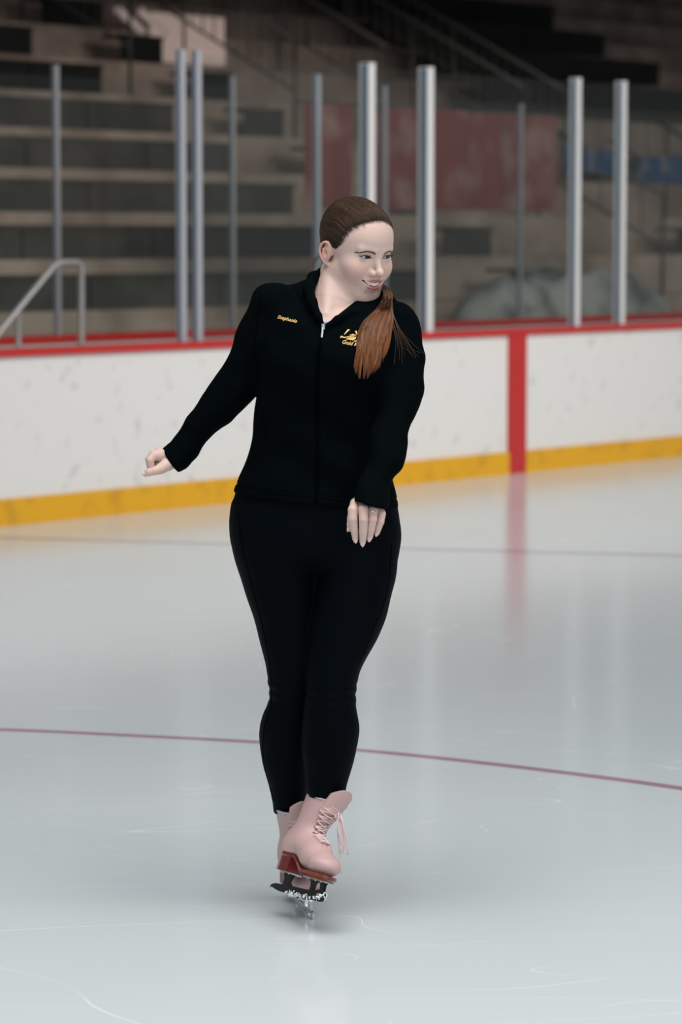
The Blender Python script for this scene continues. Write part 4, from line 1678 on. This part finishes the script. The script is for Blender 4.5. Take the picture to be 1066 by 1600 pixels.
# nails
def nail(chain_pts, toward, ln, wd, over, tip_dir=None):
    Q, R = limb_px(chain_pts)
    d = Q[-1] - Q[-2]; d /= np.linalg.norm(d)
    if tip_dir is not None:
        d = np.array(tip_dir, float); d /= np.linalg.norm(d)
    n = np.array(toward, float); n = n - d * (n @ d); n /= np.linalg.norm(n)
    s_ = np.cross(d, n)
    base = Q[-1] + n * (R[-1] * .93) - d * (ln * .36)
    v = []; f = []
    nu_, nv_ = 12, 8
    for lay in (0, 1):
        for i in range(nu_ + 1):
            t = i / nu_
            w = wd * 1.12 * (1 - max(0, (t - .50) / .50)**2.4 * .93) * (.85 + .15 * min(1, t * 4))
            for j in range(nv_ + 1):
                q = j / nv_ * 2 - 1
                v.append(base + d * (ln * t * (1 + over)) + s_ * (w * q) + n * (-.55 * wd * q * q + .0012 * math.sin(PI * min(1, t)) - .0009 * lay - .0010 * max(0, t - .6)))
    m_ = (nu_ + 1) * (nv_ + 1)
    for lay in (0, 1):
        for i in range(nu_):
            for j in range(nv_):
                a = lay * m_ + i * (nv_ + 1) + j
                q = (a, a + 1, a + nv_ + 2, a + nv_ + 1)
                f.append(q if lay == 0 else q[::-1])
    for i in range(nu_):
        for j in (0, nv_):
            a = i * (nv_ + 1) + j
            f.append((a, a + nv_ + 1, m_ + a + nv_ + 1, m_ + a))
    for j in range(nv_):
        a = nu_ * (nv_ + 1) + j
        f.append((a, a + 1, m_ + a + 1, m_ + a))
    return obj_from('fingernail', v, f, M['nail'], body, True)


for k, ln, wd in (('index', .0150, .0046), ('middle', .0160, .0047), ('ring', .0152, .0046), ('little', .0125, .0036)):
    nail(FING_L[k], (0.0, -1, .25), ln, wd, .15)
nail(THUMB_L, (-1, -.6, .1), .012, .004, .1)
nail(THUMB_R, (-.15, -.9, .35), .0115, .0045, .12)

# ring on the ring finger
Q, R = limb_px(FING_L['ring'])
axs_ = np.linspace(577.8, 588.6, 9)
fr_ = surf_y(hand_L, axs_, 799.0 + 2.2 * ((axs_ - 581.5) / 6.0)**2 * (axs_ > 581.5), Y0 - .42, Y0 - .2, 300)
fr_[:, 1] -= .0008
rc = fr_[4].copy()
bk_ = [fr_[-1] + np.array([.0004, .005, 0]), fr_[4] + np.array([0, .017, 0]), fr_[0] + np.array([-.0004, .005, 0])]
v, f = tube_geo(np.vstack([fr_, bk_, fr_[:1]]), .0011, 8, False)
ring = obj_from('ring', v, f, M['silver'], person, True)
rr_ = 0.0
v, f = icosphere(rc + np.array([-.002, -rr_ - .0008, .001]), (.0032, .0020, .0026), 6, 4)
obj_from('gemstone', v, f, M['silver'], ring)

# ================================================================== HAIR
HC = np.array([0, .012, .033])


def hair_surf(P):
    d = ell(P, (0, .014, .033), (.0760, .0960, .0840))
    d = smin(d, ell(P, (0, -.028, .033), (.0665, .0620, .0595)), .03)
    d = smin(d, ell(P, (0, .050, -.035), (.050, .045, .040)), .03)
    return d


HL_Z = [-.080, -.060, -.030, -.016, -.004, .001, .018, .034, .050, .064, .076, .086, .094, .130]
HL_Y = [.060, .050, .040, .036, .034, -.030, -.041, -.045, -.052, -.063, -.077, -.087, -.094, -.200]


def hairline(P):
    """negative where hair grows (behind the hairline)"""
    z = P[:, 2]
    y = np.interp(z, HL_Z, HL_Y)
    mid = np.clip(1 - np.abs(P[:, 0]) / .05, 0, 1)
    t = y - P[:, 1]
    # short wisp in front of the ear
    t2 = np.maximum(np.abs(P[:, 1] + .0235) - (.0015 + .75 * np.clip(z + .013, 0, .02)), -.013 - z)
    t2 = np.maximum(t2, z - .006)
    return np.minimum(t, t2)


def hair_cap(P):
    d = hair_surf(P)
    t = hairline(P)
    d = d + .0045 * np.clip(1 + t / .030, 0, 1)        # thins out towards the hairline
    return smax(np.maximum(d, -(d + .012)), t, .003)


def hair_cap_w(P):
    return hair_cap(w2h(P)) * HS


V, Fq = mesh_sdf(hair_cap, (-.085, -.11, -.09), (.085, .12, .13), .0022)
cc_ = np.tile((.017, .0095, .0065), (len(V), 1))
hair = fast_obj('hair', h2w(V), Fq, M['hair'], person, cc_)
hair['label'] = 'dark brown hair combed back tight'

ANCH = np.array([.012, .104, -.028])
strV, strF, strC = [], [], []
kk = 0


def add_strands(S, rads, cols, seg=3):
    """S: (n, m, 3) strand points in world; thin three-sided tubes"""
    global kk
    n, m, _ = S.shape
    Tn = np.gradient(S, axis=1); Tn /= np.linalg.norm(Tn, axis=2)[..., None] + 1e-12
    ref = np.array([0.3, 0.5, 0.8]); ref /= np.linalg.norm(ref)
    A = np.cross(Tn, ref); A /= np.linalg.norm(A, axis=2)[..., None] + 1e-12
    B = np.cross(Tn, A)
    ang = 2 * PI * np.arange(seg) / seg
    V = S[:, :, None, :] + rads[:, :, None, None] * (np.cos(ang)[None, None, :, None] * A[:, :, None, :] + np.sin(ang)[None, None, :, None] * B[:, :, None, :])
    idx = (np.arange(n)[:, None, None] * m + np.arange(m - 1)[None, :, None]) * seg
    k = np.arange(seg)[None, None, :]
    k2 = (k + 1) % seg
    F_ = np.stack([idx + k, idx + k2, idx + seg + k2, idx + seg + k], -1).reshape(-1, 4)
    C_ = np.broadcast_to(cols[:, :, None, :], (n, m, seg, 3)).reshape(-1, 3)
    return V.reshape(-1, 3), F_, C_


def scalp_strands(N, seed):
    g = np.random.default_rng(seed)
    # start points: half of them right on the hairline, the others further back
    st = []
    zz = g.uniform(-.012, .098, N)
    sg = g.choice([-1, 1], N)
    frac = np.where(g.random(N) < .5, g.normal(-.002, .0055, N) , g.uniform(0, .10, N))
    y = np.interp(zz, HL_Z, HL_Y) + frac
    # solve |x| on the hair surface for (y, z)
    ok = []
    xs = np.linspace(0, .09, 60)
    for i in range(N):
        P = np.stack([xs, np.full(60, y[i]), np.full(60, zz[i])], 1)
        d = hair_surf(P)
        j = np.where(d < 0)[0]
        if len(j) == 0:
            continue
        ok.append((sg[i] * xs[j[-1]], y[i], zz[i], frac[i]))
    # the front top is nearly flat there, so scatter more starts across the brow
    for i in range(int(N * .45)):
        a = g.uniform(-1, 1)
        x = a * .056
        zt = .083 - .010 * abs(a)**2 + g.uniform(-.006, .014)
        ys = np.linspace(-.10, 0, 50)
        P = np.stack([np.full(50, x), ys, np.full(50, zt)], 1)
        d = hair_surf(P)
        j = np.where(d < 0)[0]
        if len(j) == 0: continue
        yy = ys[j[0]]
        if hairline(np.array([[x, yy, zt]]))[0] > .009: continue
        ok.append((x, yy, zt, .0))
    for i in range(300):
        zq = g.uniform(-.0125, .006)
        yq = -.0235 + g.uniform(-1, 1) * (.0015 + .75 * (zq + .013))
        P = np.stack([xs, np.full(60, yq), np.full(60, zq)], 1)
        j = np.where(hair_surf(P) < 0)[0]
        if len(j):
            ok.append((g.choice([-1, 1]) * xs[j[-1]], yq, zq, 0))
    ok = np.array(ok)
    S0_ = ok[:, :3]
    n = len(S0_)
    m = 12
    t = np.linspace(0, 1, m)
    a = S0_ - HC; a /= np.linalg.norm(a, axis=1)[:, None]
    b = (ANCH - HC); b = b / np.linalg.norm(b)
    b = b[None] + g.normal(0, .05, (n, 3)); b /= np.linalg.norm(b, axis=1)[:, None]
    om = np.arccos(np.clip((a * b).sum(1), -1, 1))[:, None, None]
    T_ = t[None, :, None]
    # lift the path a little so that it sweeps up and over before dropping back
    b2 = np.array([0, .93, .36])
    bt = b2[None, None] * (1 - T_**1.6) + b[:, None] * T_**1.6
    bt /= np.linalg.norm(bt, axis=2)[..., None]
    om = np.arccos(np.clip((a[:, None] * bt).sum(2), -1, 1))[..., None]
    D = (np.sin((1 - T_) * om) * a[:, None] + np.sin(T_ * om) * bt) / np.sin(om)
    D /= np.linalg.norm(D, axis=2)[..., None]
    P = (HC + D * .09).reshape(-1, 3)
    hs = lambda q: hair_surf(q)
    thin = .0045 * np.clip(1 + hairline(P) / .030, 0, 1)
    P = project(hs, P, 7, 0.0)
    thin = .0033 * np.clip(1 + hairline(P) / .030, 0, 1)
    gr = P - HC; gr /= np.linalg.norm(gr, axis=1)[:, None]
    P = P - gr * thin[:, None] + gr * np.repeat(g.uniform(.0000, .0016, n), m)[:, None]
    S = h2w(P).reshape(n, m, 3)
    base = np.array([.017, .0095, .0065])
    hi = np.array([.15, .070, .032])
    w = np.clip(g.normal(.10, .26, n), 0, 1) + .25 * (np.sin(ok[:, 2] * 420 + ok[:, 0] * 160) > .75)
    cols = base[None] * (1 - w[:, None]) + hi[None] * w[:, None]
    cols = np.repeat(cols[:, None], m, 1)
    r = np.full((n, m), .00042); r[:, 0] = .00006; r[:, 1] = .00022; r[:, -1] = .0003
    return S, r, cols


S, r, c_ = scalp_strands(3600, 5)
V, F_, C_ = add_strands(S, r, c_)
st_o = fast_obj('hair_strands', V, F_, M['hair'], hair, C_)
st_o['kind'] = 'stuff'


# ponytail over the shoulder
def jac_front(px, py):
    return surf_y(jacket, px, py, 6.70, 7.25, 160)[:, 1]


g = np.random.default_rng(21)
KEY_PY = np.array([452, 475, 500, 525, 550, 575, 592])
gx_ = np.arange(540, 640, 8.0)
DEP = np.array([[jac_front([x], [y])[0] for x in gx_] for y in KEY_PY])
DEP = np.minimum(DEP, 7.12)


def front_y(px, py):
    out = np.empty(len(px))
    for i, (a, b) in enumerate(zip(px, py)):
        j = np.clip(np.searchsorted(KEY_PY, b) - 1, 0, len(KEY_PY) - 2)
        t = np.clip((b - KEY_PY[j]) / (KEY_PY[j + 1] - KEY_PY[j]), 0, 1)
        out[i] = np.interp(a, gx_, DEP[j]) * (1 - t) + np.interp(a, gx_, DEP[j + 1]) * t
    return out


NP_ = 1300
anch_w = h2w(ANCH)
pony = []
radl, coll = [], []
lock_c = np.linspace(-1, 1, 38) + g.normal(0, .02, 38)
lock_a = g.random((38, 2))
for i in range(NP_):
    li = g.integers(0, 38); lk, lk2 = lock_a[li]
    u_ = lock_c[li] + g.normal(0, .06)
    u_ = float(np.clip(u_, -1.05, 1.05))
    # px rows of the left and right outline of the ponytail
    rows_y = [448, 470, 482, 492, 502, 525, 550, 575, 592]
    left = [599, 600, 598, 577, 564, 560, 557, 555.5, 561]
    right = [612, 613, 614, 614, 613, 609, 604, 599, 584]
    endf = float(np.clip(.70 + .30 * lk2 + g.normal(0, .035), .55, 1.0)) * (1 - .12 * max(0, u_))
    w = (u_ + 1) / 2
    y_end = 450 + (592 - 450) * endf
    ys = np.linspace(458, y_end, 11)
    xs = np.array([np.interp(y, rows_y, left) * (1 - w) + np.interp(y, rows_y, right) * w for y in ys])
    for _ in range(2):
        xs[1:-1] = .25 * xs[:-2] + .5 * xs[1:-1] + .25 * xs[2:]
    xs += (1.2 + 1.6 * lk) * np.sin(ys / (11.0 + 5 * lk) + 7 * lk2) * ((ys - 450) / 140)
    dep = front_y(xs, ys)
    lay = g.uniform(.004, .022) * (1 - .5 * (ys - 450) / 142)
    bulge = .010 * (1 - abs(u_)) * np.sin(np.clip((ys - 450) / 142, 0, 1) * PI * .8)
    dep = dep - lay - bulge
    dep[:2] = np.minimum(np.array([7.09, 7.045]), dep[:2] + 1) - lay[:2] * 2.2
    dep[2] = min(dep[2], 7.02)
    pts = [anch_w + np.array([g.normal(0, .006), g.normal(0, .006), g.normal(0, .008)]),
           W(566 + 3 * u_, 436, 7.20 + g.normal(0, .006)), W(597 + 5 * u_, 446, 7.145 + g.normal(0, .006))] + [W(a, b, c) for a, b, c in zip(xs, ys, dep)]
    pony.append(spline(pts, 2))
    nn_ = len(pony[-1])
    r = np.full(nn_, .00062); r[-5:] = [.0007, .0006, .0005, .00035, .0001]; r[:2] = .0006
    radl.append(r)
    t = np.linspace(0, 1, nn_)
    top = np.array([.060, .024, .011]); bot = np.array([.24, .090, .032])
    ww = np.clip(t * 1.1 + g.normal(0, .20), 0, 1)[:, None]
    cc = top * (1 - ww) + bot * ww
    cc = cc * np.clip(g.normal(.9, .22) * (.55 + .9 * lk), .3, 1.8)
    coll.append(cc)
V, F_, C_ = add_strands(np.array(pony), np.array(radl), np.array(coll), 4)
pt = fast_obj('ponytail', V, F_, M['hair'], person, C_)
pt['label'] = 'auburn ponytail falling over the left shoulder'
# loose flyaway hairs
fly = []
for i in range(12):
    a = i / 11
    p = [(611, 470 + 12 * a, -.06), (613 + 9 * a, 500 + 10 * g.random(), -.10), (618 + 26 * a, 528 + 14 * g.random(), -.105), (616 + 46 * a, 545 + 26 * g.random() * (1 - a * .5), -.09)]
    fly.append(spline([wp(*q) - np.array([0, .04, 0]) for q in p], 5))
for i in range(22):
    p = [(503, 385 + 20 * g.random(), .05), (494 - 4 * g.random(), 400 + 18 * g.random(), .06), (488 - 6 * g.random(), 418 + 12 * g.random(), .06), (492 - 10 * g.random(), 432 + 8 * g.random(), .05)]
    fly.append(spline([wp(*q) for q in p], 5))
for i in range(5):
    p = [(612, 345 + 20 * g.random(), .02), (616, 350 + 20 * g.random(), .02), (619 + 2 * g.random(), 358 + 18 * g.random(), .02), (617 + 4 * g.random(), 372 + 12 * g.random(), .01)]
    fly.append(spline([wp(*q) for q in p], 5))
fly = np.array(fly)
V, F_, C_ = add_strands(fly, np.full(fly.shape[:2], .00022), np.tile(np.array([.22, .12, .07]), (*fly.shape[:2], 1)))
fo = fast_obj('flyaway_hairs', V, F_, M['hair'], hair, C_)
fo['kind'] = 'stuff'

# ================================================================== CLOTHES
lo_, hi_ = box_px(248, 676, 408, 812, -.36, .20)
V, Fq = mesh_sdf(jacket, lo_, hi_, .0036)
jk = fast_obj('jacket', V, Fq, M['jacket'], person)
jk['label'] = 'black zip-up jacket with gold chest embroidery'
lo_, hi_ = box_px(350, 636, 735, 1285, -.20, .24)
V, Fq = mesh_sdf(leggings, lo_, hi_, .0040)
lg = fast_obj('leggings', V, Fq, M['leggings'], person)
lg['label'] = 'tight black leggings'

# seams as thin cords lying on the cloth


def on_cloth(f, pts, n, off, ya=6.6, yb=7.4):
    P = spline([(a, b, 0) for a, b in pts], n)
    Q = surf_y(f, P[:, 0], P[:, 1], ya, yb, 400)
    Q = project(f, Q, 4, off)
    return Q


def cord(name, f, pts, r, m, parent, off=0.0, n=5):
    v, f_ = tube_geo(on_cloth(f, pts, n, off), r, 6)
    return obj_from(name, v, f_, m, parent, True)


zipmb = MB()
ZL = [(505, 512), (500, 540), (497, 575), (496, 620), (496.5, 680), (496, 740), (494.5, 788)]
P = on_cloth(jacket, ZL, 8, .0006)
v, f = tube_geo(P, .0028, 6); zipmb.add(v, f)
zo = zipmb.build('zipper', M['seam'], jk, True)
for dx in (-4.2, 4.2):
    cord('placket_seam', jacket, [(a + dx, b + (0 if dx < 0 else -2)) for a, b in ZL[1:]], .0009, M['jacket'], jk, .0007, 8)
for pts in ([(409, 462), (402, 500), (400, 545), (401, 590)], [(372, 760), (420, 770), (470, 776), (540, 783), (566, 786)],
            [(412, 640), (413, 665), (419, 690)], [(455, 434), (462, 452), (476, 476), (497, 500)]):
    cord('jacket_seam', jacket, pts, .0009, M['seam'], jk, .0004, 8)
cord('leggings_seam', leggings, [(372, 800), (380, 860), (398, 930), (415, 1000), (424, 1060), (424, 1100)], .0008, M['seam'], lg, .0003, 8)
cord('leggings_seam', leggings, [(424, 1100), (412, 1150), (414, 1200), (428, 1250)], .0008, M['seam'], lg, .0003, 8)
cord('leggings_seam', leggings, [(612, 850), (606, 920), (585, 980), (562, 1035)], .0008, M['seam'], lg, .0003, 8)

# zip slider and pull
zs_ = on_cloth(jacket, [(505.5, 511), (505, 516)], 2, .003)
zc_ = zs_[0]
mb = MB()
mb.box(zc_ + np.array([0, -.002, .003]), (.0085, .005, .013), None, .0015)
mb.box(zc_ + np.array([0, -.0045, .006]), (.004, .004, .007), None, .001)
a_ = zc_ + np.array([-.001, -.0055, .000]); b_ = W(503, 527, a_[1] - .001)
tq = (b_ - a_) / np.linalg.norm(b_ - a_); sx_ = np.cross(tq, [0, 1, 0]); sx_ /= np.linalg.norm(sx_)
mb.box((a_ + b_) / 2, (.0050, .0018, np.linalg.norm(b_ - a_)), (sx_, np.cross(tq, sx_), tq), .0008)
mb.build('zip_pull', M['zip'], jk)

# blue shirt showing in the V
V, Fq = mesh_sdf(lambda P: np.maximum(torso_skin(P) - .0035, np.maximum(P[:, 2] - wp(505, 505.0, -.12)[2] - 0.25 * np.abs(P[:, 0] - wp(506, 505, -.12)[0]), -(P[:, 2] - wp(505, 530, -.12)[2]))), *box_px(485, 525, 490, 535, -.16, -.05), .0016)
bs = fast_obj('undershirt', V, Fq, M['blue'], person)
bs['label'] = 'blue undershirt edge'


# embroidery: flat shapes and lettering laid on the jacket
def lay_on(verts2, px, py, ang, s, off=.0012, sheary=0.0):
    """2-D points (em units, y up) -> on the jacket around photo position px,py, rotated by ang, s pixels per unit"""
    ca, sa = math.cos(ang), math.sin(ang)
    X = np.array([v[0] for v in verts2]); Y = np.array([v[1] for v in verts2])
    X = X + sheary * Y
    qx = px + s * (X * ca + Y * sa)
    qy = py + s * (X * sa - Y * ca)
    # depth from a coarse grid of samples over the patch
    gx = np.linspace(qx.min() - 1, qx.max() + 1, 9); gy = np.linspace(qy.min() - 1, qy.max() + 1, 6)
    D = np.array([[surf_y(jacket, [a], [b], 6.75, 7.2, 220)[0][1] for a in gx] for b in gy])
    iy = np.clip((qy - gy[0]) / (gy[1] - gy[0]), 0, 4.999); ix = np.clip((qx - gx[0]) / (gx[1] - gx[0]), 0, 7.999)
    i0, j0 = iy.astype(int), ix.astype(int); ty, tx = iy - i0, ix - j0
    d = (D[i0, j0] * (1 - ty) * (1 - tx) + D[i0, j0 + 1] * (1 - ty) * tx + D[i0 + 1, j0] * ty * (1 - tx) + D[i0 + 1, j0 + 1] * ty * tx)
    V = np.array([W(a, b, c) for a, b, c in zip(qx, qy, d)])
    V = project(jacket, V, 3, off)
    return V


def text_mesh(body_txt, shear=0.25, offset=0.0):
    cu = bpy.data.curves.new('lettering', 'FONT')
    cu.body = body_txt
    cu.size = 1.0
    cu.shear = shear
    cu.offset = offset
    cu.extrude = 0.0
    cu.resolution_u = 3
    ob = bpy.data.objects.new('lettering_tmp', cu)
    SC.collection.objects.link(ob)
    dg = bpy.context.evaluated_depsgraph_get()
    me = bpy.data.meshes.new_from_object(ob.evaluated_get(dg))
    v = np.array([q.co[:] for q in me.vertices])
    f = [tuple(p.vertices) for p in me.polygons]
    bpy.data.objects.remove(ob)
    bpy.data.meshes.remove(me)
    return v, f


for txt, px, py, ang, wpx, spl in (('Stephanie', 433.5, 497.5, math.radians(14), 31.0, 0.006), ('Gold M', 533.5, 537, math.radians(11), 26.0, 0.012)):
    v, f = text_mesh(txt, .28, spl)
    w_ = v[:, 0].max() - v[:, 0].min()
    s_ = wpx / w_
    V = lay_on(v, px, py, ang, s_)
    V2 = project(jacket, V, 2, .0002)
    k = len(V)
    # give the stitching some thickness: top layer plus skirts along boundary edges
    ed = {}
    for p in f:
        for i in range(len(p)):
            e = (p[i], p[(i + 1) % len(p)])
            if (e[1], e[0]) in ed: ed.pop((e[1], e[0]))
            else: ed[e] = 1
    ff = list(f) + [(b, a, a + k, b + k) for a, b in ed]
    o = obj_from('lettering', np.vstack([V, V2]), ff, M['gold'], jk)
    o['label'] = 'gold embroidered lettering'
SHAPES = [[(537.5, 522.8), (543.2, 515.0), (546.8, 515.6), (538.4, 523.2)],
          [(531.3, 527.6), (533.0, 525.0), (538.0, 527.0), (545.0, 525.8), (551.0, 524.0), (554.0, 526.0), (546.0, 526.8), (538.0, 528.6), (534.0, 527.4), (532.0, 528.6)],
          [(540.0, 530.5), (546.0, 527.8), (557.0, 526.6), (555.0, 530.4), (551.5, 532.2), (545.0, 531.2)],
          [(545.5, 523.8), (551.0, 522.0), (556.0, 523.6), (557.0, 525.2), (551.0, 523.6)],
          [(554.4, 517.8), (557.4, 517.4), (558.6, 523.0), (557.0, 523.2)],
          [(553.0, 533.4), (557.8, 531.6), (559.6, 527.4), (560.8, 528.4), (558.8, 533.8), (554.0, 534.6)],
          [(560.0, 517.0), (564.0, 516.4), (562.2, 524.0), (560.6, 524.0)]]
for poly in SHAPES:
    cx = sum(p[0] for p in poly) / len(poly); cy = sum(p[1] for p in poly) / len(poly)
    V = lay_on([((a - cx), (cy - b)) for a, b in poly], cx, cy, 0, 1.0, .0013)
    V2 = project(jacket, V, 2, .0002)
    k = len(V)
    f = [tuple(range(k))] + [(i, k + i, k + (i + 1) % k, (i + 1) % k) for i in range(k)]
    obj_from('emblem', np.vstack([V, V2]), f, M['gold'], jk)

# ================================================================== SKATES
for nm_, R_, O_ in (('S', RS, OS), ('R', RR, OR_)):
    print('shaft', nm_, [tuple(np.round(xf([q], R_, O_)[0], 3)) for q in ((0, .038, .268), (0, .05, .18))])
bow_r = [[(.012, -.012, .006), (.018, -.020, -.030), (.020, -.018, -.075), (.012, -.018, -.090), (.006, -.020, -.060), (.004, -.014, -.015)],
         [(.006, -.014, .010), (.004, -.022, -.020), (.012, -.022, -.060), (.020, -.020, -.062), (.018, -.022, -.020), (.010, -.014, .004)],
         [(.010, -.014, -.012), (.016, -.022, -.060), (.010, -.024, -.105), (.014, -.022, -.140)],
         [(.014, -.014, -.012), (.026, -.020, -.050), (.030, -.020, -.092)]]
sk_s = build_skate(RS, OS, 'pink leather skate on the ice, half hidden behind the raised one', M['blade'], None)
sk_r = build_skate(RR, OR_, 'pink leather skate lifted in front, blade coloured as a dark reflection', M['blade_reflect'], bow_r, .17)
snow_on(sk_s, xf([(0, .03, .004), (0, -.03, .004), (0, -.09, .006), (0, -.125, .010)], RS, OS), 150, .0008, .0036, 3)
snow_on(sk_r, xf([(0, .06, .002), (0, .0, .002), (0, -.06, .004), (0, -.11, .010), (.0, -.128, .018)], RR, OR_), 190, .0008, .0038, 4)
